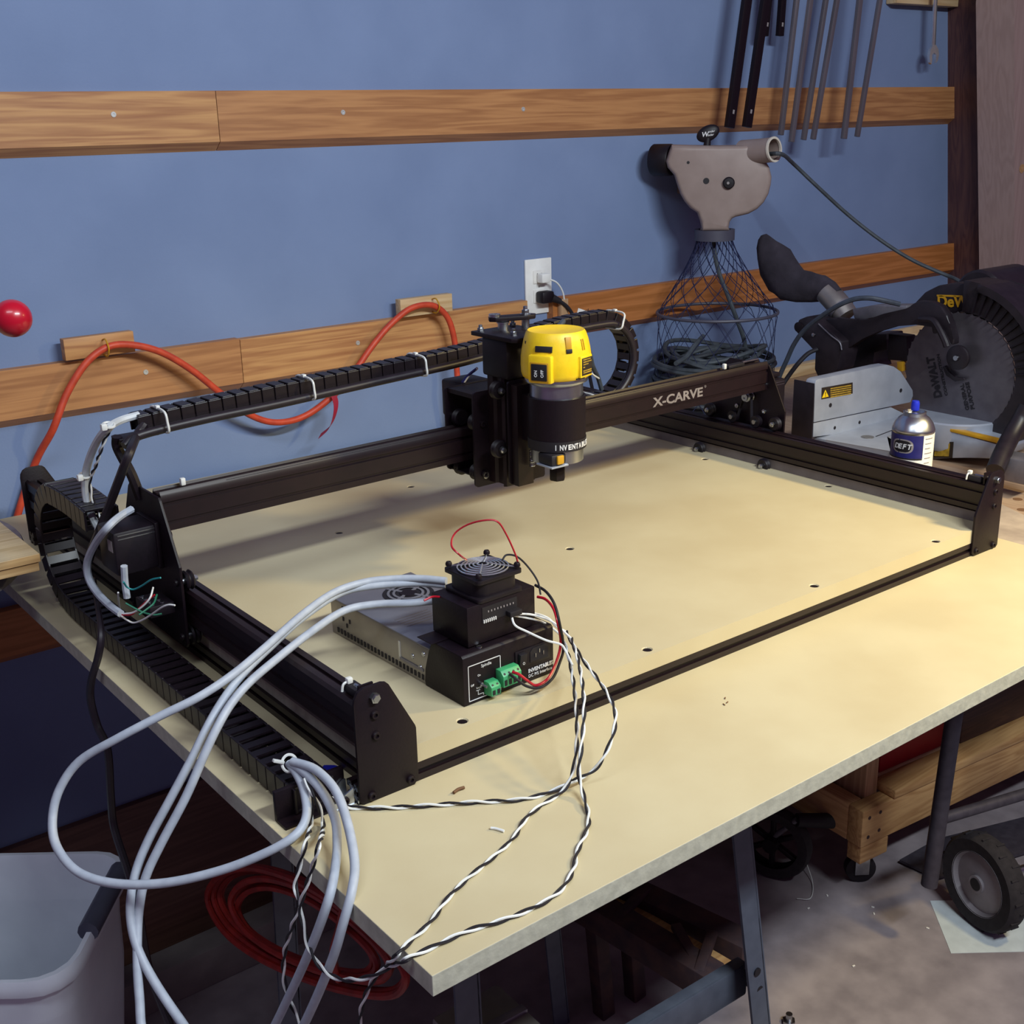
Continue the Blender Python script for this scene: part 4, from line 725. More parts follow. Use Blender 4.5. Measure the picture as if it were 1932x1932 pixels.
# debris on the table
def chip(u, v, dx, dy, h, m, lab):
    q = A(u, v, Z=0); o = B().box((q.x, q.y, h/2+.0002), (dx, dy, h), Matrix.Rotation(random.random()*2, 3, 'Z'), h*.2).o('chip', m); tag(o, lab, 'debris')
q0 = A(856, 1499, Z=0); q1 = A(876, 1489, Z=0)
tag(B().tube([q0+V((0, 0, .002)), (q0+q1)/2+V((0, .001, .0024)), q1+V((0, 0, .002))], .0016, 6).o('wood_splinter', 'shaving'), 'brown wood splinter on the table in front of the left end plate', 'debris')
q0 = A(926, 1565, Z=0); q1 = A(951, 1571, Z=0)
tag(B().tube([q0+V((0, 0, .0016)), (q0+q1)/2+V((0, .002, .0016)), q1+V((0, 0, .0016))], .0014, 6).o('wire_offcut', 'white_wire'), 'tiny white wire offcut lying on the open table', 'debris')
for (u, v) in ((1368, 1318), (1372, 1326), (1366, 1330)): chip(u, v, .004, .0012, .0008, 'shaving', 'tiny brown chip in a cluster of three in the middle of the table front')
bpy.data.objects['chip']['group'] = 'chips on the table'
for n_ in ('chip.001', 'chip.002'): bpy.data.objects[n_]['group'] = 'chips on the table'
q = A(1390, 1466, Z=0.0)
# ------------------------------------------------------------------ hanging bars
def bar(u0, v0, u1, v1, w, m, lab, slot, grp, Y=1.085, th=.012):
    a = A(u0, v0, Y=Y); b = A(u1, v1, Y=Y); d = (a-b).normalized(); top = b+d*((1.35-b.z)/d.z)
    t = thing('clamp_bar', lab, 'bar', tuple(b), grp); s = V((1, 0, 0)); s = (s-d*s.dot(d)).normalized(); n = d.cross(s)
    bm = B().box((top+b)/2, ((top-b).length, w, th), Matrix((d, s, n)).transposed(), .0012)
    bm.o('bar', m, t)
    if slot:
        c = b+d*slot; B().box(c-n*(th/2)*(1 if n.y > 0 else -1), (.009, .005, .002), Matrix((d, s, n)).transposed()).o('slot', 'white_paint' if m != 'black_steel' else 'ink_grey', t)
bars = [(1409, 0, 1376, 241, .0245, 'black_steel', 'left one of the two long black steel bars hanging at the top', .035), (1444, 0, 1409, 240, .0235, 'black_steel', 'right one of the two long black steel bars hanging at the top', .035),
 (1449, 0, 1442, 68, .018, 'black_steel', 'left one of the two short black bars hanging at the top', .025), (1476, 0, 1471, 68, .018, 'black_steel', 'right one of the two short black bars hanging at the top', .025)]
for k, q in enumerate(bars): bar(*q[:4], q[4], q[5], q[6], q[7], 'black hanging bars', 1.085 if k < 2 else 1.13)
ordn = ['leftmost', 'second', 'third', 'fourth', 'fifth', 'rightmost']
for k, q in enumerate(((1503, 0, 1473, 255), (1529, 0, 1493, 268), (1558, 0, 1516, 264), (1579, 0, 1534, 263), (1622, 0, 1592, 262), (1660, 0, 1617, 258))):
    bar(*q, .0125 if k != 4 else .015, 'bar_alu', ordn[k]+' of the six thin aluminium bars hanging at the top of the wall', 0, 'aluminium hanging bars', 1.10 if k in (0, 2) else 1.075, .01)
rk = B().bb(.0, 1., 0, 1, 0, 1); rk.bm.free()
# rack block and wrench
p0 = A(1692, 10, Y=1.145); p1 = A(1808, 13, Y=1.145)
t = thing('tool_rack', 'pale wooden rack block at the top edge holding the wrench', 'rack', (p0.x, WALL, p1.z))
B().bb(p0.x, p1.x, 1.145, WALL-.001, p1.z, 1.35, .002).o('block', 'pine_pale', t)
wp = [A(1767, -60, Y=1.12), A(1766, 0, Y=1.12), A(1764, 60, Y=1.12), A(1761, 88, Y=1.12)]
t = thing('wrench', 'chrome combination wrench hanging from the wooden rack', 'wrench', wp[-1])
sh = B(); dirw = (wp[0]-wp[-1]).normalized(); sx_ = V((1, 0, 0)); sx_ = (sx_-dirw*sx_.dot(dirw)).normalized(); nn = dirw.cross(sx_)
Rw = Matrix((sx_, nn, dirw)).transposed()
sh.box((wp[0]+wp[-1])/2, (.0145, .006, (wp[0]-wp[-1]).length), Rw, .0018).o('shank', 'chrome', t)
jaw = [(1.35*x_, 1.2*z_) for x_, z_ in [(.005, .0), (.014, -.010), (.0165, -.022), (.014, -.033), (.009, -.038), (.007, -.030), (.0065, -.020), (.0, -.016), (-.006, -.020), (-.0055, -.032), (-.0075, -.040), (-.0125, -.036), (-.0155, -.024), (-.013, -.010), (-.005, .0)]]
bmj = B(); bmj.loft([[wp[-1]+Rw @ V((x, -.0035, z+.004)) for x, z in jaw], [wp[-1]+Rw @ V((x, .0035, z+.004)) for x, z in jaw]]); bmj.o('jaw', 'chrome', t)
# ------------------------------------------------------------------ cord winder: beige funnel body, net, ring
WY = 1.03
WN = V((-.70, -.714, 0)).normalized(); WR_ = V((-WN.y, WN.x, 0))      # the body's flat face is swivelled toward the room; WR_ = its right
if WR_.x < 0: WR_ = -WR_
WC = A(1180+1000/5.682, 220+700/5.682, Y=WY)
def K(u, v, off=.04): return A(1180+u/5.682, 220+v/5.682, P=WC+WN*off, n=WN)     # survey on the plane of the body's face
cw = thing('cord_winder', 'beige plastic cord winder on the wall with black knob and netted basket', 'cord reel', K(960, 1250))
out = [(495, 300), (690, 306), (1000, 310), (1250, 305), (1360, 300), (1450, 400), (1530, 540), (1553, 640), (1545, 720), (1520, 820), (1470, 910), (1400, 980), (1310, 1030), (1230, 1050), (1175, 1062), (1135, 1080), (1110, 1115), (1100, 1165), (1095, 1215), (820, 1215), (800, 1120), (765, 1020), (690, 970), (630, 900), (585, 820), (550, 720), (520, 620), (450, 540), (432, 470), (470, 360)]
ol = [K(u, v, 0) for u, v in out]
def inset(P, k):
    n_ = len(P); o = []
    for i in range(n_):
        a, b, c = P[i-1], P[i], P[(i+1) % n_]; t_ = (c-a).normalized(); nn_ = t_.cross(WN); o.append(b-nn_*k if True else b)
    return o
# inward direction: test with the centroid
cen = sum(ol, V((0, 0, 0)))/len(ol); sgn = 1 if sum((inset(ol, .01)[i]-cen).length-(ol[i]-cen).length for i in range(len(ol))) < 0 else -1
def ringw(k, d): return [p+WN*d for p in inset(ol, sgn*k)]
body = B().loft([ringw(.009, .0415), ringw(.005, .0405), ringw(.002, .037), ringw(0, .030), ringw(0, -.030), ringw(.004, -.038), ringw(.012, -.041)]).o('body', 'beige_plastic', cw, ang=60)
n0 = K(957, 1215, 0)
cz = K(957, 1265, 0).z
B().lathe([(.0345, .0), (.033, .012), (.024, .03)], (n0.x, n0.y, cz), (0, 0, 1), 24, cap=False).o('neck', 'beige_plastic', cw)
col = B().lathe([(.036, -.012), (.0455, -.012), (.0455, .012), (.036, .012)], (n0.x, n0.y, cz), (0, 0, 1), 28, cap=False).o('collar', 'ring_grey', cw)
tc_ = K(1595, 352, .055); td_ = (WN*.62+WR_*.72+V((0, 0, .10))).normalized()
tb_ = B().lathe([(.0235, 0), (.0260, 0), (.0265, -.03), (.029, -.085), (.024, -.085), (.0235, -.03), (.0235, 0)], tc_, td_, 30, cap=False).o('outlet_tube', 'beige_plastic', cw)
B().lathe([(.0225, -.003), (.0225, .0014), (.0272, .0014), (.0272, -.003)], tc_, td_, 30, cap=False).o('tube_rim', 'beige_rim', tb_)
B().cyl(tc_-td_*.055, tc_-td_*.057, .0235, seg=24).o('tube_floor', 'ink_black', tb_)
ec = K(500, 465, 0); ead = (-WR_*.9-WN*.42).normalized(); B().lathe([(.0, .0), (.0335, .0), (.035, .003), (.035, .044), (.0335, .046), (0, .046)], ec, ead, 30).o('end_cap', 'black_plastic', cw)
kb = K(885, 180, .0); kz = K(868, 300, .0)
B().cyl(kz+V((0, 0, -.02)), kb+V((0, 0, -.008)), .009, .007).o('crank_stem', 'black_plastic', cw)
RWm = Matrix((WR_, -WN, V((0, 0, 1)))).transposed().to_4x4()
kn_ = B().ball((0, 0, 0), 1, (.0265, .0085, .0172), 24).xf(Matrix.Translation(kb) @ RWm @ Matrix.Rotation(-.42, 4, 'Y')).o('crank_knob', 'black_plastic', cw)
def ktx(s_, sz, dx, dz, sh): return text(s_, sz, 'ink_white', kn_, kb+WN*.0088+WR_*dx+V((0, 0, dz)), WR_+V((0, 0, .12)), V((0, 0, 1))-WR_*.1, off=.0003 if len(s_) == 1 else .0001, shear=sh)
ktx('W', .0145, -.0145, -.0075, .25); ktx('onder', .0064, -.0012, .0012, .25); ktx('inder', .0064, -.0012, -.0060, .25)
for u, v, r_ in ((673, 492, .0032), (866, 690, .0068)): q = K(u, v, .0415); B().cyl(q-WN*.001, q+WN*.0006, r_, seg=16).o('body_hole', 'ink_black', body)
q = K(1107, 710, .0415); B().lathe([(.0130, 0), (.0130, .006), (.0105, .009), (.003, .0095), (.003, .011), (0, .011)], q, WN, 24).o('hub_button', 'black_plastic', cw)
B().lathe([(.0032, 0), (.003, .0006), (0, .0006)], q+WN*.0112-WR_*.002, WN, 14).o('hub_pin', 'ink_grey', body)
c_ = K(1000, 600, -.04); B().bb(c_.x-.01, c_.x+.05, c_.y+.01, WALL-.0005, c_.z-.05, c_.z+.05, .003).o('wall_mount', 'beige_plastic', cw)
# net: diagonal strands from the collar over the ring down to the coil
nx, ny = n0.x, n0.y; ztop = cz-.012
rc = A(1347, 588, Y=WY-.02); zr_ = rc.z; rx = rc.x; RR = .140
bc = A(1340, 690, Y=WY-.02); BR = .155; zb = -.049
ringo = B().tube([(rx+RR*math.cos(a), WY-.03+RR*math.sin(a)*.96, zr_) for a in [i*math.pi/12 for i in range(24)]], .0036, 8, 2, closed=True).o('net_ring', 'ring_grey', cw)
def prof(t):   # t 0..1 top to bottom: centre, radius, z
    if t < .55:
        s = t/.55; e = s**1.25; return V((nx+(rx-nx)*s, ny+(WY-.03-ny)*s, ztop+(zr_-ztop)*s)), .041+(RR-.041)*e
    s = (t-.55)/.45; return V((rx+(bc.x-rx)*s, WY-.03, zr_+(zb+.03-zr_)*s)), RR-.010*math.sin(math.pi*s)+(BR-RR)*s
net = B(); NS = 17
for k in range(NS):
    for sgn in (1, -1):
        pts = []
        for i in range(15):
            t_ = i/14; c, r_ = prof(t_); a = 2*math.pi*k/NS+sgn*t_*1.15*math.pi/2*1.3; yy = c.y+r_*math.sin(a)*.96
            pts.append((c.x+r_*math.cos(a), min(yy, WALL-.026), c.z))
        net.tube(pts, .0008, 4, 1)
no = net.o('net', 'net', cw); no['kind'] = 'stuff'
# coiled slate cord inside the net, resting on the saw bench
cc = thing('coiled_cord', 'slate grey cord coiled inside the net basket on the bench', 'cord', (bc.x, WY-.03, -.049))
random.seed(3)
for k in range(14):
    r_ = .146-.006*(k % 4)-.004*random.random(); zz = -.044+.0098*k
    a_ = random.random()*6; tilt = .05*random.random()
    B().tube([(bc.x+r_*math.cos(a), min(WY-.03+r_*math.sin(a)*.97, WALL-.03), zz+tilt*r_*math.cos(a-a_)+.002*math.sin(3*a+k)) for a in [i*math.pi/10 for i in range(20)]], .0052, 7, 2, closed=True).o('cord_turn', 'slate_cord', cc)
for k in range(5):
    r_ = .075+.012*k; ox_ = .03*math.cos(k*1.7); oy_ = .025*math.sin(k*2.1)
    B().tube([(bc.x+ox_+r_*math.cos(a), WY-.03+oy_+r_*.9*math.sin(a), .078+.005*k+.012*math.sin(2*a+k)) for a in [i*math.pi/8 for i in range(16)]], .0052, 7, 2, closed=True).o('cord_turn', 'slate_cord', cc)
def N5(u, v, Y): return A(1180+u/5.682, 420+v/5.682, Y=Y)
B().tube([N5(540, 1510, WY-.12), N5(650, 1440, WY-.10), N5(740, 1320, WY-.09), N5(835, 1215, WY-.08)], .0052, 8).o('cord_end', 'slate_cord', cc)
cable('winder_cord', [N5(945, 120, n0.y), N5(948, 220, n0.y), N5(960, 350, WY-.005), N5(1010, 560, WY-.015), N5(1090, 760, WY-.03), N5(1150, 920, WY-.04), N5(1210, 1080, WY-.045), N5(1265, 1230, WY-.05), N5(1285, 1360, WY-.05), N5(1270, 1500, WY-.05)], .0050, 'slate_cord', 'slate cord feeding from the winder neck down through the net', 'cord')
rc_ = [tc_-td_*.02+V((0, 0, -.008)), tc_+td_*.02+V((.0, 0, -.012)), A(1496, 308, Y=.98), A(1540, 350, Y=.96), A(1600, 405, Y=.92), A(1660, 452, Y=.86), A(1720, 490, Y=.80), A(1780, 517, Y=.74), A(1806, 528, Y=.70), A(1830, 545, Y=.66)]
cable('winder_cord', rc_, .0046, 'slate_cord', 'slate cord running from the winder tube down to the miter saw', 'cord')
# ------------------------------------------------------------------ red ball of the drill press lever and its round table
t = thing('drill_press', 'drill press with red ball lever and plywood-topped round table at left edge', 'drill press', (-.45, .98, FLOOR))
rbp = V((-.1215, .468, .4285))
B().ball(rbp, .0203, seg=32).o('lever_ball', 'red_ball', t)
B().cyl(rbp+V((-.012, .008, .006)), (-.40, .70, .57), .006).o('lever', 'steel', t)
B().lathe([(0, 0), (.045, 0), (.045, .04), (0, .04)], (-.40, .70, .57), (.3, -.9, .1), 24).o('lever_hub', 'iron', t)
B().bb(-.72, -.40, .72, 1.10, .48, .85, .03).o('head', 'sawhorse_paint', t)
B().cyl((-.60, .99, FLOOR+.03), (-.60, .99, .9), .04, seg=28).o('column', 'iron', t)
B().bb(-.95, -.52, .78, 1.09, FLOOR, FLOOR+.03, .008).o('base', 'iron', t)
B().lathe([(.0, .045), (.235, .045), (.243, .049), (.245, .055), (.245, .071), (.243, .0755), (0, .0755)], (-.300, .855, 0), (0, 0, 1), 56).o('round_table', 'iron', t)
B().bb(-.60, -.30, .93, 1.03, .0, .0448, .006).o('table_arm', 'iron', t)
pw = B().bb(-.52, -.086, .648, 1.06, .076, .0885, .0008).bb(-.52, -.084, .645, 1.06, .0888, .100, .0008).o('plywood_top', 'ply', t, smooth=False)
pw.data.materials.append(MATS['ply_edge'])
for f in pw.data.polygons:
    if abs(f.normal.z) < .5: f.material_index = 1
# ------------------------------------------------------------------ saw bench
t = thing('saw_bench', 'tan wooden bench under the miter saw beside the MDF table', 'bench', (2.0, .6, FLOOR))
bt2 = B().bb(1.1385, 2.95, -.12, 1.160, -.072, -.0505, .001).o('bench_top', 'bench_wood', t)
B().bb(1.60, 2.86, 1.135, 1.158, -.0503, -.018, .001).o('back_lip', 'pine_pale', t)
for x, y in ((2.88, -.06), (1.24, 1.1), (2.88, 1.1), (2.2, -.06)): B().bb(x-.04, x+.04, y-.04, y+.04, FLOOR, -.0722).o('bench_leg', 'pine_z', t)
# ------------------------------------------------------------------ miter saw
def S(u, v, **k): return A(1480+u/4.274, 480+v/4.274, **k)
BXP = 1.67
sawp = thing('miter_saw', 'compound miter saw with grey blade and dark dust bag on the bench', 'saw', (1.67, .5, -.05))
def sp(outline, x0, x1, name, m, parent=None, bev=.002, xs=None):
    """outline surveyed on the plane x = xs, extruded from x0 to x1"""
    xs = x0 if xs is None else xs
    pts = [S(u, v, X=xs) for u, v in outline]
    return B().prism([(p.y, p.z) for p in pts], 0, x0, x1, bev).o(name, m, parent or sawp)
SZ = .030
# base: wings, turntable, front arm
q = [S(u, v, Z=SZ) for u, v in ((232, 1472), (600, 1425), (760, 1468), (848, 1588))]
wing = B().prism([(q[0].x, q[0].y), (1.60, .515), (1.60, q[2].y), (q[2].x+.01, q[2].y-.01), (q[3].x, q[3].y), (q[3].x-.03, q[3].y-.05), (q[0].x+.03, q[3].y-.06), (q[0].x, q[0].y-.03)], 2, -.008, SZ, .0015).o('base_wing', 'alu_cast', sawp)
B().bb(1.31, 1.58, .42, .53, -.05, -.009, .004).o('base_foot', 'sawblack', sawp)
B().bb(1.76, 2.06, .33, .53, -.008, SZ, .003).o('base_wing', 'alu_cast', sawp); B().bb(1.80, 2.05, .38, .53, -.05, -.0085, .004).o('base_foot', 'sawblack', sawp)
B().lathe([(.0, -.03), (.085, -.03), (.092, -.02), (.092, SZ-.004), (.089, SZ-.001), (0, SZ-.001)], (1.68, .44, 0), (0, 0, 1), 56).o('turntable', 'alu_cast', sawp)
tl = S(615, 1430, Z=SZ); B().box(((tl.x+1.60)/2, (tl.y+.42)/2, SZ+.0003), (.20, .0022, .0006), Matrix.Rotation(.12, 3, 'Z')).o('table_line', 'ink_black', wing)
pc = S(670, 1473, Z=SZ+.0002); B().cyl(pc, pc+V((0, 0, .0008)), .012, seg=20).o('wing_boss', 'galv', wing)
kerf = [S(u, v, Z=SZ+.003) for u, v in ((1205, 1372), (1720, 1520), (1742, 1480), (1225, 1360))]
arm_ = sp([(890, 1390), (1210, 1385), (1720, 1535), (1740, 1580), (1700, 1650), (1420, 1640), (1180, 1650), (900, 1560)], 1.60, 1.70, 'turntable_arm', 'alu_cast', None, .003)
kf = sp([(1195, 1370), (1740, 1500), (1735, 1525), (1195, 1392)], 1.598, 1.615, 'kerf_plate', 'yellow_dark', None, .0006, 1.60)
gl = sp([(1203, 1512), (1362, 1512), (1352, 1642), (1190, 1640)], 1.5985, 1.5998, 'base_label', 'label_dark', arm_, 0)
sp([(1218, 1525), (1335, 1525), (1325, 1628), (1208, 1626)], 1.5978, 1.5984, 'label_print', 'label_gold', gl, 0, 1.5985)
# fence
FY0 = .50
fo = [S(u, v, Y=FY0) for u, v in ((238, 1355), (248, 1040), (256, 1018), (275, 1006), (780, 898), (830, 890), (885, 905), (940, 945), (1035, 1095), (1038, 1140), (1018, 1193))]
fn2 = B().prism([(p.x, p.z) for p in fo], 1, FY0, FY0+.022, .0012).o('fence', 'alu_cast', sawp)
fl = [S(u, v, Y=FY0+.004) for u, v in ((236, 1358), (232, 1474), (600, 1428), (905, 1362), (980, 1290), (860, 1232))]
B().prism([(p.x, p.z) for p in fl], 1, FY0+.004, FY0+.024, .001).o('fence_base', 'alu_cast', sawp)
B().bb(fo[0].x-.003, fo[0].x, FY0+.001, FY0+.05, SZ-.005, fo[1].z, .001).o('fence_end', 'sawblack', sawp)
for u, v in ((370, 1216), (938, 1097)): c = S(u, v, Y=FY0); B().cyl(c+V((0, -.0006, 0)), c+V((0, .001, 0)), .0042, seg=14).o('fence_hole', 'ink_black', fn2)
for u, v in ((405, 1398), (605, 1354)): c = S(u, v, Y=FY0+.004); B().cyl(c+V((0, -.0006, 0)), c+V((0, .001, 0)), .0034, seg=14).o('fence_hole', 'ink_black', fn2)
lb_ = [S(u, v, Y=FY0) for u, v in ((297, 1168), (300, 1075), (548, 1032), (548, 1120))]
wl_ = B().prism([(p.x, p.z) for p in lb_], 1, FY0-.0008, FY0-.0001).o('warning_label', 'label_dark', fn2)
tri = [S(u, v, Y=FY0-.001) for u, v in ((303, 1158), (356, 1146), (330, 1092))]
B().prism([(p.x, p.z) for p in tri], 1, FY0-.0013, FY0-.0008).o('warning_triangle', 'yellow', wl_)
c = S(326, 1148, Y=FY0-.0014); text('!', .0125, 'ink_black', wl_, (c.x, FY0-.0014, c.z+.0004), (1, 0, .04), (0, 0, 1), off=.0003)
for i in range(5):
    a_, b2 = S(368, 1078+17*i, Y=FY0), S(535, 1050+16.5*i, Y=FY0)
    B().prism([(a_.x, a_.z), (b2.x, b2.z), (b2.x, b2.z-.0022), (a_.x, a_.z-.0022)], 1, FY0-.0012, FY0-.0008).o('label_print', 'label_gold', wl_)
# blade with teeth
bc_ = S(1400, 960, X=BXP); BRd = abs(S(1400, 960-495, X=BXP).z-S(1400, 960+495, X=BXP).z)/2
n = 48; teeth = []
for i in range(n):
    a = 2*math.pi*i/n; teeth += [(a, BRd*.985), (a+.02, BRd), (a+.05, BRd*.972)]
bld = B().prism([(bc_.y+r_*math.cos(a), bc_.z+r_*math.sin(a)) for a, r_ in teeth], 0, BXP, BXP+.0024).o('blade', 'blade', sawp)
# printing on the blade, rotated as the blade stands
def btxt(s_, u, v, du, dv, size, fit=None, m='ink_black', off=.0003):
    a_ = S(u, v, X=BXP); b2 = S(u+du, v+dv, X=BXP); xd = (b2-a_).normalized(); yd = V((-1, 0, 0)).cross(xd)
    return text(s_, size, m, bld, a_+V((-.0006, 0, 0)), xd, yd, off=off, fit=(b2-a_).length if fit is None else fit)
btxt('DeWALT', 1270, 1150, -68, -330, .024, off=.0012); btxt('CONSTRUCTION', 1318, 1138, -70, -335, .0085)
btxt('GENERAL', 1492, 1255, -48, -215, .0115, off=.0004); btxt('PURPOSE', 1535, 1248, -48, -220, .0115, off=.0004)
# guard: annular ribbed cover, rear hump, linkage
def arc(s0, s1, d0, d1, n=26):
    o = []
    for sc, rng in ((s0, range(n+1)), (s1, range(n, -1, -1))):
        for i in rng:
            a = math.radians(d0+(d1-d0)*i/n); o.append((1400+465*sc*math.cos(a), 960+495*sc*math.sin(a)))
    return o
sp(arc(1.005, 1.52, -86, 62), BXP-.002, BXP+.075, 'blade_guard', 'sawblack', None, .002, BXP)
gd = bpy.data.objects['blade_guard']
for i in range(13):
    a = math.radians(-74+i*6.2); c, s_ = math.cos(a), math.sin(a)
    pts = [S(1400+465*k*c+d*s_, 960+495*k*s_-d*c, X=BXP) for k, d in ((1.03, 5), (1.36, 8), (1.36, -8), (1.03, -5))]
    B().prism([(p.y, p.z) for p in pts], 0, BXP-.009, BXP-.0015).o('guard_rib', 'black_plastic', gd)
sp(arc(1.40, 1.53, -74, 50), BXP-.016, BXP+.08, 'guard_rim', 'sawblack', None, .002, BXP)
hump = sp([(1040, 400), (1130, 305), (1240, 250), (1390, 228), (1480, 238), (1540, 300), (1500, 430), (1330, 500), (1200, 520), (1080, 520)], BXP+.012, BXP+.08, 'upper_cover', 'sawblack', None, .004)
c0_ = S(1232, 425, X=BXP+.0118); c1_ = S(1400, 425, X=BXP+.0118)
lab_ = sp([(1228, 325), (1420, 330), (1420, 345), (1228, 338)], BXP+.0108, BXP+.0118, 'cover_stripe', 'yellow_dark', hump, 0)
xd = (c1_-c0_).normalized(); text('DeWALT', .031, 'yellow_dark', hump, c0_+V((-.0008, 0, .001)), xd, V((-1, 0, 0)).cross(xd), off=.001)
mt_ = S(1640, 330, X=1.80); B().lathe([(0, 0), (.05, 0), (.055, .006), (.055, .14), (.048, .15), (0, .15)], (1.76, mt_.y, mt_.z), (1, 0, 0), 30).o('motor', 'sawblack', sawp)
for i in range(9): 
    c = S(1690+i*30, 205+i*9, X=1.80); B().ball(c, .0075, (2.2, 1, 1), 10).o('grip_rib', 'black_rubber', sawp)
arm2 = sp([(330, 520), (420, 508), (560, 540), (660, 540), (800, 478), (900, 455), (980, 450), (1030, 400), (1080, 376), (1180, 380), (1260, 415), (1310, 490), (1332, 560), (1362, 680), (1368, 725), (1340, 730), (1300, 610), (1262, 560), (1225, 640), (1190, 640), (1200, 575), (1060, 555), (900, 580), (760, 622), (630, 680), (540, 740), (470, 785), (440, 700), (380, 640), (330, 600)], 1.625, 1.645, 'upper_arm', 'sawblack', None, .003)
B().tube([S(1090, 520, X=1.618), S(1190, 530, X=1.616), S(1240, 590, X=1.614), S(1290, 690, X=1.612), S(1310, 745, X=1.612)], .0065, 8).o('guard_link', 'sawblack', sawp)
ws = S(1385, 835, X=1.640); B().lathe([(.0, 0), (.0235, 0), (.0245, .002), (.0245, .008), (.022, .0095), (.006, .0095), (.0055, .012), (0, .012)], ws+V((.012, 0, 0)), (-1, 0, 0), 30).o('guard_washer', 'sawblack', sawp)
B().lathe([(.0055, 0), (.005, .003), (0, .003)], ws+V((-.0002, 0, 0)), (-1, 0, 0), 12).o('washer_bolt', 'steel', sawp)
sp([(1300, 900), (1330, 970), (1400, 1020), (1480, 1005), (1470, 990), (1400, 985), (1345, 940), (1320, 890)], BXP-.012, BXP-.004, 'guard_bumper', 'sawblack', None, .001, BXP)
piv = sp([(112, 528), (180, 500), (250, 520), (390, 640), (460, 705), (455, 800), (425, 930), (380, 992), (270, 992), (240, 925), (262, 785), (210, 742), (92, 625)], 1.60, 1.66, 'pivot_bracket', 'sawblack', None, .003)
c = S(120, 585, X=1.60); B().lathe([(0, 0), (.011, 0), (.011, .004), (.006, .005), (0, .005)], c, (-1, 0, 0), 18).o('pivot_cap', 'black_plastic', piv)
c = S(237, 648, X=1.5995); B().lathe([(.0045, 0), (.0042, .003), (0, .0036)], c, (-1, 0, 0), 12).o('bolt', 'steel', piv)
B().tube([S(275, 560, X=1.5985), S(370, 650, X=1.5985), S(445, 710, X=1.5985), S(462, 770, X=1.5985)], .0016, 6).o('bracket_edge', 'iron', piv)
sp([(440, 800), (470, 790), (560, 690), (700, 640), (825, 640), (825, 770), (716, 780), (706, 870), (740, 912), (560, 960), (380, 1000), (400, 900)], 1.70, 1.76, 'rear_mount', 'sawblack', None, .003)
sp([(838, 640), (985, 660), (985, 862), (830, 850)], 1.668, 1.70, 'rear_block', 'black_plastic', None, .002)
sp([(905, 866), (950, 866), (950, 945), (910, 935)], 1.664, 1.68, 'rear_tab', 'yellow_dark', None, .001)
sp([(545, 440), (700, 412), (985, 410), (985, 450), (800, 478), (660, 530), (560, 520)], 1.66, 1.70, 'motor_shroud', 'iron', None, .003)
B().tube([S(1960, 1230, X=1.56), S(1900, 1340, X=1.55), S(1820, 1480, X=1.52), S(1760, 1600, X=1.48), S(1700, 1745, X=1.44)], .0165, 12).o('miter_handle', 'sawblack', sawp)
B().box(S(1890, 1720, X=1.50), (.05, .06, .045), None, .004).o('handle_block', 'iron', sawp)
# dust tube and bag
B().tube([S(500, 500, X=1.675), S(430, 400, X=1.675), S(340, 300, X=1.675)], lambda q: .026, 20, 4).o('dust_tube', 'galv', sawp)
B().lathe([(.0268, -.004), (.0285, -.004), (.0285, .006), (.0268, .006)], S(455, 440, X=1.675), (S(340, 300, X=1.675)-S(500, 500, X=1.675)), 24, cap=False).o('tube_band', 'iron', sawp)
def K4(u, v, X): return A(1380+u/3.5, 420+v/3.5, X=X)
bagc = [(214, 80, 22), (218, 100, 44), (228, 140, 72), (248, 195, 104), (280, 262, 134), (330, 335, 138), (395, 395, 124), (460, 428, 106), (530, 432, 92), (595, 432, 82), (648, 450, 70), (690, 490, 60)]
rings = []
ctr = [K4(u, v, 1.675) for u, v, _ in bagc]
for i, (u, v, rr) in enumerate(bagc):
    tdir = (ctr[min(i+1, len(ctr)-1)]-ctr[max(i-1, 0)]).normalized(); sv = V((1, 0, 0)); up = tdir.cross(sv).normalized()
    R0 = rr/3.5*2.75/2261
    ring = []
    for k in range(28):
        a = 2*math.pi*k/28; w = 1+.07*math.sin(3*a+i*1.3)+.05*math.sin(5*a-i*.9)
        if 5 <= i <= 9: w += .06*math.sin(2*a+i*2.1)
        ring.append(ctr[i]+(sv*math.cos(a)*R0*.62+up*math.sin(a)*R0)*w)
    rings.append(ring)
B().loft(rings).o('dust_bag', 'bag', sawp, ang=70)
# saw power cords
cable('dark_cord', [S(930, 402, X=1.60), S(800, 372, X=1.57), S(680, 352, X=1.55), S(560, 362, X=1.54), S(440, 410, X=1.53), S(310, 490, X=1.53), S(170, 600, X=1.53), S(80, 720, X=1.53), S(20, 850, X=1.53), S(-30, 960, X=1.53), S(-60, 1040, X=1.53)], .0050, 'dark_cable', 'dark blue-grey cord arching over the saw pivot down to the bench', 'cord')
cable('dark_cord', [S(265, 765, X=1.60), S(190, 800, X=1.58), S(110, 880, X=1.56), S(30, 985, X=1.55), S(-20, 1060, X=1.54)], .0050, 'black_rubber', 'short black cord from the saw pivot to the right gantry motor', 'cord')
# pale boards behind the saw
qb = [S(u, v, Y=.86) for u, v in ((835, 630), (828, 745), (712, 772), (700, 960), (925, 960), (925, 870), (842, 850))]
tag(B().prism([(p.x, p.z) for p in ((qb[0]), qb[1], qb[2], V((qb[3].x, 0, -.05)), V((qb[4].x+.15, 0, -.05)), V((qb[4].x+.15, 0, qb[0].z)))], 1, .86, .875, .001).o('offcut_board', 'pine_pale'), 'pale cream board standing behind the saw fence', 'board')
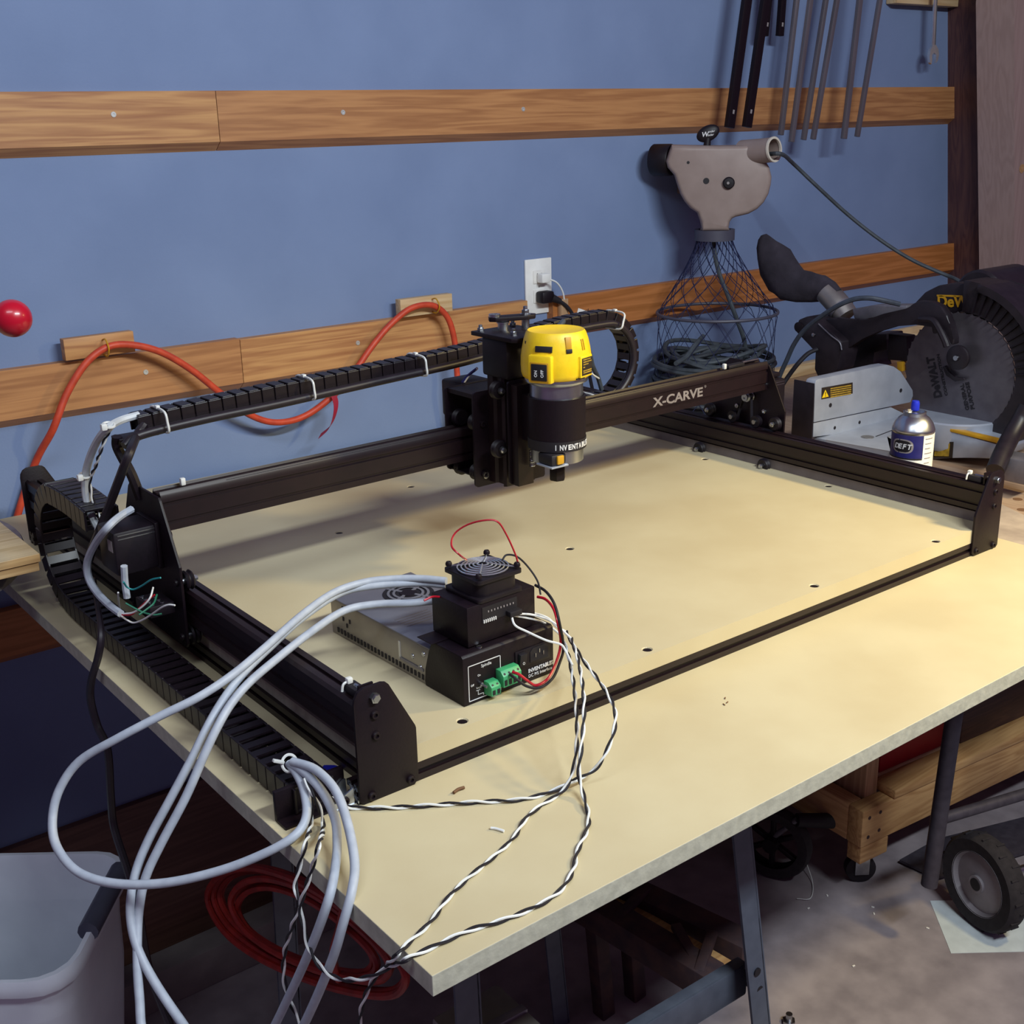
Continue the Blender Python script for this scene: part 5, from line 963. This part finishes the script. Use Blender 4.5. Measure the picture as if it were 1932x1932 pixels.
# plank with knots lying at an angle on the bench front
pk = thing('pine_plank', 'knotty grey-edged plank lying angled on the bench by the right end plate', 'plank', (1.35, .06, -.05))
e0 = A(1886, 948, Z=-.012); e1 = A(1932, 970, Z=-.012); d = (e1-e0).normalized(); nrm = V((-d.y, d.x, 0))
if nrm.y < 0: nrm = -nrm
c = (e0+e1)/2+nrm*.075; B().box((c.x, c.y, -.031), (.62, .15, .038), Matrix.Rotation(math.atan2(d.y, d.x), 3, 'Z'), .003).o('plank', 'sawdust', pk)
for u, v in ((1920, 942), (1928, 962)): q = A(u, v, Z=-.0118); B().cyl(q, q+V((0, 0, .0006)), .008, seg=14).o('knot', 'shaving', pk)
# ------------------------------------------------------------------ spray can
CXc, CYc = 1.1745, .203
can = thing('spray_can', 'spray paint can with blue nozzle standing behind the right rail', 'spray can', (CXc, CYc, -.05))
B().lathe([(0, -.0503), (.031, -.0503), (.033, -.048), (.033, .126), (.0338, .128), (.0338, .131), (.033, .133), (.030, .141), (.024, .149), (.0185, .153), (.0175, .157), (.0185, .1585), (.0155, .159), (.014, .155), (.005, .155), (.0045, .159), (0, .159)], (CXc, CYc, 0), (0, 0, 1), 48).o('can_body', 'alu', can)
def sector(a0, a1, z0, z1, r, m, name, parent, n=20):
    b = B(); rg = []
    for i in range(n+1):
        a = math.radians(a0+(a1-a0)*i/n); c, s_ = math.cos(a), math.sin(a)
        rg.append([(CXc+r*c, CYc+r*s_, z0), (CXc+(r+.0004)*c, CYc+(r+.0004)*s_, z0), (CXc+(r+.0004)*c, CYc+(r+.0004)*s_, z1), (CXc+r*c, CYc+r*s_, z1)])
    return b.loft(rg).o(name, m, parent)
wlab = sector(100, 455, -.046, .0885, .0331, 'white_paint', 'label', can, 48)
blu = sector(110, 243, .0885, .1255, .0331, 'can_blue', 'label', can); sector(244, 400, .0885, .1255, .0331, 'white_paint', 'label', can)
sector(110, 243, .0862, .0885, .0336, 'ink_black', 'label_line', can)
def cantxt(s_, a_mid, z, size, step, m, parent, r=.0340, sh=.0):
    for k, ch in enumerate(s_):
        a = math.radians(a_mid+(k-(len(s_)-1)/2)*step); c, s2 = math.cos(a), math.sin(a)
        text(ch, size, m, parent, (CXc+r*c+s2*size*.3, CYc+r*s2-c*size*.3, z), (-s2, c, 0), (0, 0, 1), off=.0004, shear=sh)
# oval logo plate: pale rim, dark field
for rr_, k_, m_ in ((.0337, 1.0, 'ink_grey'), (.0339, .82, 'ink_black')):
    b = B(); ring = []; 
    for i in range(24):
        a = 2*math.pi*i/24; ang = math.radians(186)+k_*.55*math.copysign(abs(math.cos(a))**.6, math.cos(a)); z = .1075+k_*.0115*math.copysign(abs(math.sin(a))**.8, math.sin(a)); ring.append((ang, z))
    mid = [(math.radians(186), .1075)]
    vs = [b.bm.verts.new((CXc+rr_*math.cos(a), CYc+rr_*math.sin(a), z)) for a, z in ring]
    # fan in strips so that the oval follows the cylinder
    for i in range(12): 
        j = 23-i
        try: b.bm.faces.new((vs[i], vs[(i+1) % 24], vs[(j-0) % 24] if i else vs[23], vs[(j+1) % 24])) if i not in (0, 11) else b.bm.faces.new((vs[i], vs[(i+1) % 24], vs[j % 24]))
        except ValueError: pass
    b.o('logo_oval', m_, blu)
cantxt('DEFT', 187, .1035, .0115, 12.5, 'ink_white', blu, .0341, .2); cantxt('Clear', 178, .076, .0088, 9.5, 'ink_black', wlab, .0336)
for i in range(9):
    z = .1205-.008*i
    sector(250, 276-(i % 3)*4, z-.0006, z+.0006, .0337, 'ink_grey', 'label_print', wlab, 5)
B().lathe([(.0035, .159), (.0035, .161), (.0062, .161), (.0066, .163), (.0066, .172), (.0055, .176), (0, .1765)], (CXc, CYc, 0), (0, 0, 1), 20).o('nozzle', 'blue_nozzle', can)
# ------------------------------------------------------------------ things under and beyond the table
def F8(u, v, **k): return A(1080+u/2.2676, 1300+v/2.2676, **k)
def beam(p, q, w, h, name, m, parent, bev=.003, up=(0, 0, 1)):
    p, q = V(p), V(q); return B().box((p+q)/2, ((q-p).length, w, h), rot_to(q-p, up), bev).o(name, m, parent)
# steel sawhorse carrying the table
sh_ = thing('sawhorse', 'blue-grey steel sawhorse legs under the front of the table', 'sawhorse', (.55, .1, FLOOR))
l0 = A(1400, 1575, Y=.02); l1 = A(1436, 1932, Y=.0); dl = (l1-l0).normalized(); foot = l0+dl*((FLOOR-l0.z)/dl.z); topp = l0+dl*((-.045-l0.z)/dl.z)
def leg(a, b, parent, name='leg'):
    b_ = B(); rr = rot_to(b-a, (0, 1, 0)); c = (a+b)/2; Lg = (b-a).length
    b_.box(c, (Lg, .004, .034), rr); b_.box(c+rr @ V((0, .016, -.015)), (Lg, .032, .004), rr); return b_.o(name, 'sawhorse_paint', parent)
lg = leg(topp, foot, sh_)
for u, v in ((1430, 1835), (1434, 1868)):
    c = A(u, v, Y=-.012); B().cyl(c, c+V((0, .02, 0)), .0062, seg=14).o('leg_hole', 'ink_black', lg)
top2 = topp+V((-.40, .02, 0)); foot2 = foot+V((-.52, .02, 0)); leg(top2, foot2, sh_)
leg(topp+V((0, .42, 0)), foot+V((0, .50, 0)), sh_); leg(top2+V((0, .42, 0)), foot2+V((0, .50, 0)), sh_)
cb0 = A(1408, 1845, Y=.02); cb1 = A(1262, 1935, Y=.02); dd = (cb1-cb0).normalized()
beam(cb0, cb0+dd*.42, .004, .052, 'crossbar', 'sawhorse_paint', sh_); beam(cb0+V((0, .008, .024)), cb0+dd*.42+V((0, .008, .024)), .018, .003, 'crossbar_flange', 'sawhorse_paint', sh_, .0005)
beam(topp+V((-.45, .21, .010)), topp+V((.06, .21, .010)), .045, .028, 'top_rail', 'sawhorse_paint', sh_); beam(topp+V((-.2, -.02, .008)), topp+V((-.2, .44, .008)), .04, .03, 'top_rail', 'sawhorse_paint', sh_)
# rusty folded stand on the floor below
rs = thing('folded_stand', 'rusty dark steel folded stand low under the table', 'stand', (.75, .35, FLOOR))
Zr = -.70
b0, b1 = F8(240, 880, Z=Zr), F8(760, 1130, Z=Zr); beam(b0+(b0-b1)*.4, b1, .05, .05, 'side_rail', 'rust_steel', rs)
b2, b3 = F8(100, 950, Z=Zr), F8(610, 1260, Z=Zr); beam(b2+(b2-b3)*.3, b3, .05, .05, 'side_rail', 'rust_steel', rs)
beam(b2+V((.045, 0, .0)), b3+V((.045, 0, .0)), .03, .01, 'wood_strip', 'pine', rs)
for u0, v0, u1, v1 in ((320, 850, 190, 985), (600, 1040, 540, 1215), (440, 1010, 520, 1150)): beam(F8(u0, v0, Z=Zr+.03), F8(u1, v1, Z=Zr+.02), .018, .012, 'link_bar', 'rust_steel', rs)
for p in (b0, b2): beam((p.x, p.y, Zr-.02), (p.x+.02, p.y, FLOOR), .03, .03, 'stand_leg', 'rust_steel', rs)
# dull metal box low at the front
mb = thing('metal_box', 'dull grey metal box below the front table corner', 'box', A(900, 1900, Z=-.42))
m0 = A(812, 1918, Z=-.40); m1 = A(938, 1852, Z=-.40); dm = (m1-m0).normalized(); nm = V((-dm.y, dm.x, 0)); nm = nm if nm.y < 0 else -nm
w_ = (m1-m0).length; c = (m0+m1)/2+nm*.06; Rm = Matrix.Rotation(math.atan2(dm.y, dm.x), 3, 'Z')
B().box((c.x, c.y, -.48), (w_, .12, .16), Rm, .006).o('case', 'galv', mb)
B().box((c.x+dm.x*.02, c.y+dm.y*.02, -.3985), (w_*.55, .012, .006), Rm, .001).o('handle', 'iron', mb)
for k in (-.25, .15): B().cyl((c.x+dm.x*w_*k, c.y+dm.y*w_*k, -.4005), (c.x+dm.x*w_*k, c.y+dm.y*w_*k, -.3992), .005, seg=12).o('case_hole', 'ink_black', mb)
beam((c.x, c.y, -.562), (c.x, c.y, FLOOR), .08, .08, 'pedestal', 'rust_steel', mb)
# red extension cord coil hanging below the left edge
rc2 = thing('hanging_cord_coil', 'coil of dark red extension cord hanging below the left table edge', 'cord', A(600, 1800, X=.08))
base = [(395, 1690), (415, 1648), (470, 1632), (545, 1650), (620, 1690), (690, 1745), (745, 1800), (762, 1840), (735, 1868), (660, 1862), (570, 1835), (485, 1795), (425, 1748)]
for k in range(7):
    sc = 1.02-.055*k+.03*math.sin(k*2.2); ox_, oy_ = 6*math.sin(k*1.9), 8*math.cos(k*1.3)
    B().tube([A(585+(u-585)*sc+ox_, 1752+(v-1752)*sc+oy_, X=.075+.008*(k % 4)) for u, v in base], .0048, 7, 4, closed=True).o('cord_turn', 'red_cord' if k < 5 else 'red_cord', rc2)
B().tube([A(650, 1700, X=.07), A(640, 1750, X=.07), A(628, 1800, X=.07), A(640, 1850, X=.075)], .0048, 7).o('cord_wrap', 'red_cord', rc2)
beam(A(560, 1640, X=.09), A(560, 1640, X=.09)+V((0, 0, .17)), .006, .006, 'hanger', 'iron', rc2)
# white bin
bn = thing('waste_bin', 'white plastic bin with grey handle grip at the bottom left', 'bin', (-.15, .78, FLOOR))
RZ = -.42
ber = V((_r.x, _r.y, 0)).normalized(); bef = V((-ber.y, ber.x, 0))      # the bin stands turned, its back rim square to the room's corner view
bR = A(214, 1690, Z=RZ); bB = A(60, 1614, Z=RZ); bF = A(60, 1862, Z=RZ)
sR = bR.dot(ber); s0 = sR-.33; fB = bB.dot(bef); fF = bF.dot(bef)
def rr3(k, z, r=.055, g=0.):
    mx, my = (s0+sR)/2, (fF+fB)/2
    return [V((0, 0, z))+ber*(mx+(x-mx)*k)+bef*(my+(y-my)*k) for x, y in rrect(s0-g, sR+g, fF-g, fB+g, r)]
B().loft([rr3(.70, FLOOR+.004), rr3(.93, RZ-.035), rr3(.94, RZ-.012), rr3(.99, RZ-.014), rr3(1.0, RZ-.018), rr3(1.01, RZ-.012), rr3(1.01, RZ-.002), rr3(.99, RZ+.006), rr3(.95, RZ+.006), rr3(.925, RZ-.004), rr3(.90, -.56), rr3(.68, FLOOR+.012)]).o('bin_body', 'bin_white', bn, ang=60)
gp = [ber*(sR-.006)+bef*y+V((0, 0, RZ+.006)) for y in (fB-.05, (fB+fF)/2, fF+.10)]
B().tube(gp, .0145, 10).o('handle_grip', 'bin_grey', bn)
bn.location = ber*((s0+sR)/2)+bef*((fF+fB)/2)+V((0, 0, FLOOR))
for ch in bn.children: ch.matrix_parent_inverse = Matrix.Translation(bn.location).inverted()
# wood cart on casters
ZT = -.72
T0, T1, T2 = F8(1245, 528, Z=ZT), F8(1545, 392, Z=ZT), F8(1085, 398, Z=ZT)
e1 = (T1-T0).normalized(); e2 = (T2-T0); e2 = (e2-e1*e2.dot(e1)).normalized()
ca = thing('wood_cart', 'low cart of pine two-by-fours on casters under the table', 'cart', T0+V((0, 0, FLOOR-ZT)))
def CP(a, b, z): q = T0+e1*a+e2*b; return V((q.x, q.y, z))
Rc = Matrix.Rotation(math.atan2(e1.y, e1.x), 3, 'Z')
def cbx(a0, a1, b0, b1, z0, z1, name, m, parent=None): c = CP((a0+a1)/2, (b0+b1)/2, (z0+z1)/2); return B().box(c, (a1-a0, b1-b0, z1-z0), Rc, .003).o(name, m, parent or ca)
fb = cbx(0, 1.0, 0, .038, ZT-.085, ZT, 'front_beam', 'pine'); eb = cbx(0, .038, .0385, .55, ZT-.085, ZT, 'end_beam', 'pine_y'); cbx(0, 1.0, .5505, .588, ZT-.085, ZT, 'rear_beam', 'pine')
for a_, z_ in ((.02, -.02), (.02, -.065), (.052, -.018), (.052, -.06)): c = CP(a_, -.0006, ZT+z_); B().cyl(c, c+e2*.0012, .0042, seg=10).o('screw', 'rust_steel', fb)
cbx(.002, .085, .001, .037, ZT-.125, ZT-.0855, 'corner_block', 'pine')
cbx(.088, 1.0, -.004, .056, ZT+.0005, ZT+.02, 'deck_plank', 'pine'); cbx(.088, 1.0, .058, .30, ZT+.0005, ZT+.02, 'deck_plank', 'pine_pale'); cbx(.088, 1.0, .302, .55, ZT+.0005, ZT+.02, 'deck_plank', 'pine')
cbx(.046, .084, .0385, .125, ZT-.08, ZT+.60, 'upright_post', 'pine_z')
for a_, b_2 in ((.060, .048), (.9, .1), (.09, .5), (.9, .5)):
    c = CP(a_, b_2, FLOOR+.032); w = B().lathe([(.0, -.012), (.026, -.012), (.032, -.009), (.032, .009), (.026, .012), (0, .012)], c, e1*.5+e2*.85, 24).o('caster_wheel', 'black_rubber', ca)
    B().cyl(c+V((0, 0, .03)), (c.x, c.y, ZT-.0855), .012).o('caster_stem', 'steel', ca)
    for s_ in (-1, 1): B().box(c+(e1*.5+e2*.85).normalized()*(.016*s_)+V((0, 0, .016)), (.03, .003, .05), Matrix.Rotation(math.atan2(e1.y, e1.x)-.53, 3, 'Z'), .001).o('caster_fork', 'steel', ca)
tbx = thing('red_toolbox', 'red metal toolbox standing on the pine cart', 'toolbox', CP(.22, .18, ZT+.0205))
cbx(.115, .335, .062, .29, ZT+.0205, ZT+.36, 'box', 'red_box', tbx); cbx(.117, .333, .0607, .0618, ZT+.13, ZT+.133, 'box_seam', 'ink_black', tbx)
wbx = thing('walnut_box', 'dark brown wooden box at the right end of the pine cart', 'box', CP(.68, .16, ZT+.0205))
cbx(.355, 1.0, .045, .28, ZT+.0205, ZT+.36, 'box', 'walnut', wbx)
# hand truck with grey wheel
ht = thing('hand_truck', 'dark hand truck with black tire and grey hub beside the cart', 'hand truck', F8(1740, 1005, Z=FLOOR))
wc = F8(1740, 1003, Z=FLOOR); ax_ = V((-.966, .259, 0)).normalized(); WR = .098
wcc = wc+V((0, 0, WR))-ax_*0.0
tr_ = B().lathe([(WR*.66, -.019), (WR*.92, -.022), (WR*.985, -.015), (WR, -.006), (WR, .006), (WR*.985, .015), (WR*.92, .022), (WR*.66, .019)], wcc, ax_, 44, cap=False).o('tire', 'tire', ht)
hb = B().lathe([(0, -.014), (WR*.30, -.014), (WR*.62, -.009), (WR*.68, -.02), (WR*.68, .02), (WR*.62, .009), (WR*.30, .014), (WR*.18, .016), (WR*.18, .022), (0, .022)], wcc, ax_, 40).o('hub', 'hub_grey', ht)
B().cyl(wcc+ax_*.0215, wcc+ax_*.0232, WR*.13, seg=20).o('axle_cap', 'ink_black', hb)
for i in range(26):
    a = 2*math.pi*i/26; u_ = V((0, 0, 1)); s_ = ax_.cross(u_); d = u_*math.cos(a)+s_*math.sin(a)
    B().box(wcc+d*(WR-.0005)+ax_*(.007*(-1)**i), (.004, .018, .004), Matrix((d, ax_, d.cross(ax_))).transposed(), 0).o('tread_block', 'tire', tr_)
B().cyl(wcc-ax_*.30, wcc+ax_*.014, .008).o('axle', 'steel', ht)
f0 = F8(1545, 760, Z=FLOOR+.05); fy_ = wcc.y+.06
t1_ = F8(1600, 330, Y=wcc.y+.03); t0_ = F8(1530, 800, Y=wcc.y+.03); dt = (t1_-t0_).normalized()
B().cyl(t0_+V((0, 0, -.02)), t0_+dt*.75, .0155, seg=18).o('frame_tube', 'truck_frame', ht)
off = -ax_*.26; B().cyl(t0_+off+V((0, 0, -.02)), t0_+off+dt*.75, .0155, seg=18).o('frame_tube', 'truck_frame', ht)
for k in (.12, .45): B().cyl(t0_+dt*k, t0_+off+dt*k, .011, seg=14).o('cross_tube', 'truck_frame', ht)
tpl = [F8(u, v, Z=FLOOR+.012) for u, v in ((1400, 730), (1560, 640), (1960, 540), (1960, 690), (1830, 730), (1560, 805))]
B().prism([(p.x, p.y) for p in tpl], 2, FLOOR+.006, FLOOR+.012).o('cart_shade_sheet', 'truck_frame', ht)  # dark sheet laid on the floor to imitate the shadow under the cart
# paper sheet below the wheel
pp4 = [F8(u, v, Z=FLOOR+.001) for u, v in ((1530, 905), (1620, 1130), (2050, 1120), (1960, 900))]
tag(B().prism([(p.x, p.y) for p in pp4], 2, FLOOR+.0002, FLOOR+.0008).o('paper_sheet', 'paper'), 'white paper sheet on the floor under the hand truck wheel', 'paper')
# dark spoked wheel of another cart
dw = thing('spare_wheel', 'black spoked wheel with handle standing in shadow under the table', 'wheel', F8(850, 795, Z=FLOOR))
c = F8(850, 795, Z=FLOOR)+V((0, 0, .083)); ax2 = V((-.92, -.38, 0)).normalized()
B().lathe([(.058, -.014), (.078, -.016), (.083, -.008), (.083, .008), (.078, .016), (.058, .014)], c, ax2, 36, cap=False).o('tire', 'tire', dw)
B().cyl(c-ax2*.02, c+ax2*.024, .016, seg=18).o('hub', 'black_plastic', dw)
for i in range(6):
    a = i*math.pi/3; d = V((0, 0, 1))*math.cos(a)+ax2.cross(V((0, 0, 1)))*math.sin(a); B().box(c+d*.037, (.05, .012, .01), Matrix((d, ax2, d.cross(ax2))).transposed(), .001).o('spoke', 'black_plastic', dw)
h0 = F8(960, 560, X=c.x+.01); h1 = F8(1160, 565, X=c.x+.10)
B().cyl(c+V((0, 0, .01)), h0, .006).o('handle_rod', 'iron', dw); B().cyl(h0, h1, .014, .017, 16).o('handle', 'black_rubber', dw)
# floor litter
for i, (u, v) in enumerate(((1010, 940), (1090, 885), (1285, 935), (1203, 1187), (1290, 963), (1520, 1025))):
    q = F8(u, v, Z=FLOOR); tag(B().box((q.x, q.y, FLOOR+.0012), (.006, .003, .002), Matrix.Rotation(i, 3, 'Z'), .0004).o('litter_bit', 'white_paint'), 'tiny pale scrap on the concrete floor', 'debris', 'scraps on the floor')
tag(B().tube([F8(1000, 740, Z=FLOOR+.02), F8(1028, 830, Z=FLOOR+.004), F8(1018, 895, Z=FLOOR+.003), F8(960, 897, Z=FLOOR+.003)], .001, 5).o('plastic_strand', 'white_wire'), 'thin pale plastic strand on the floor below the dark wheel', 'debris')
nb = thing('loose_nut', 'bright metal bolt end standing on the floor at the bottom edge', 'hardware', A(1488, 1925, Z=FLOOR))
q = A(1488, 1930, Z=FLOOR); B().cyl(q, q+V((0, 0, .02)), .006, seg=12).o('bolt', 'steel', nb); B().lathe([(.012, 0), (.012, .007), (.006, .007)], q, (0, 0, 1), 6).o('nut', 'steel', nb)
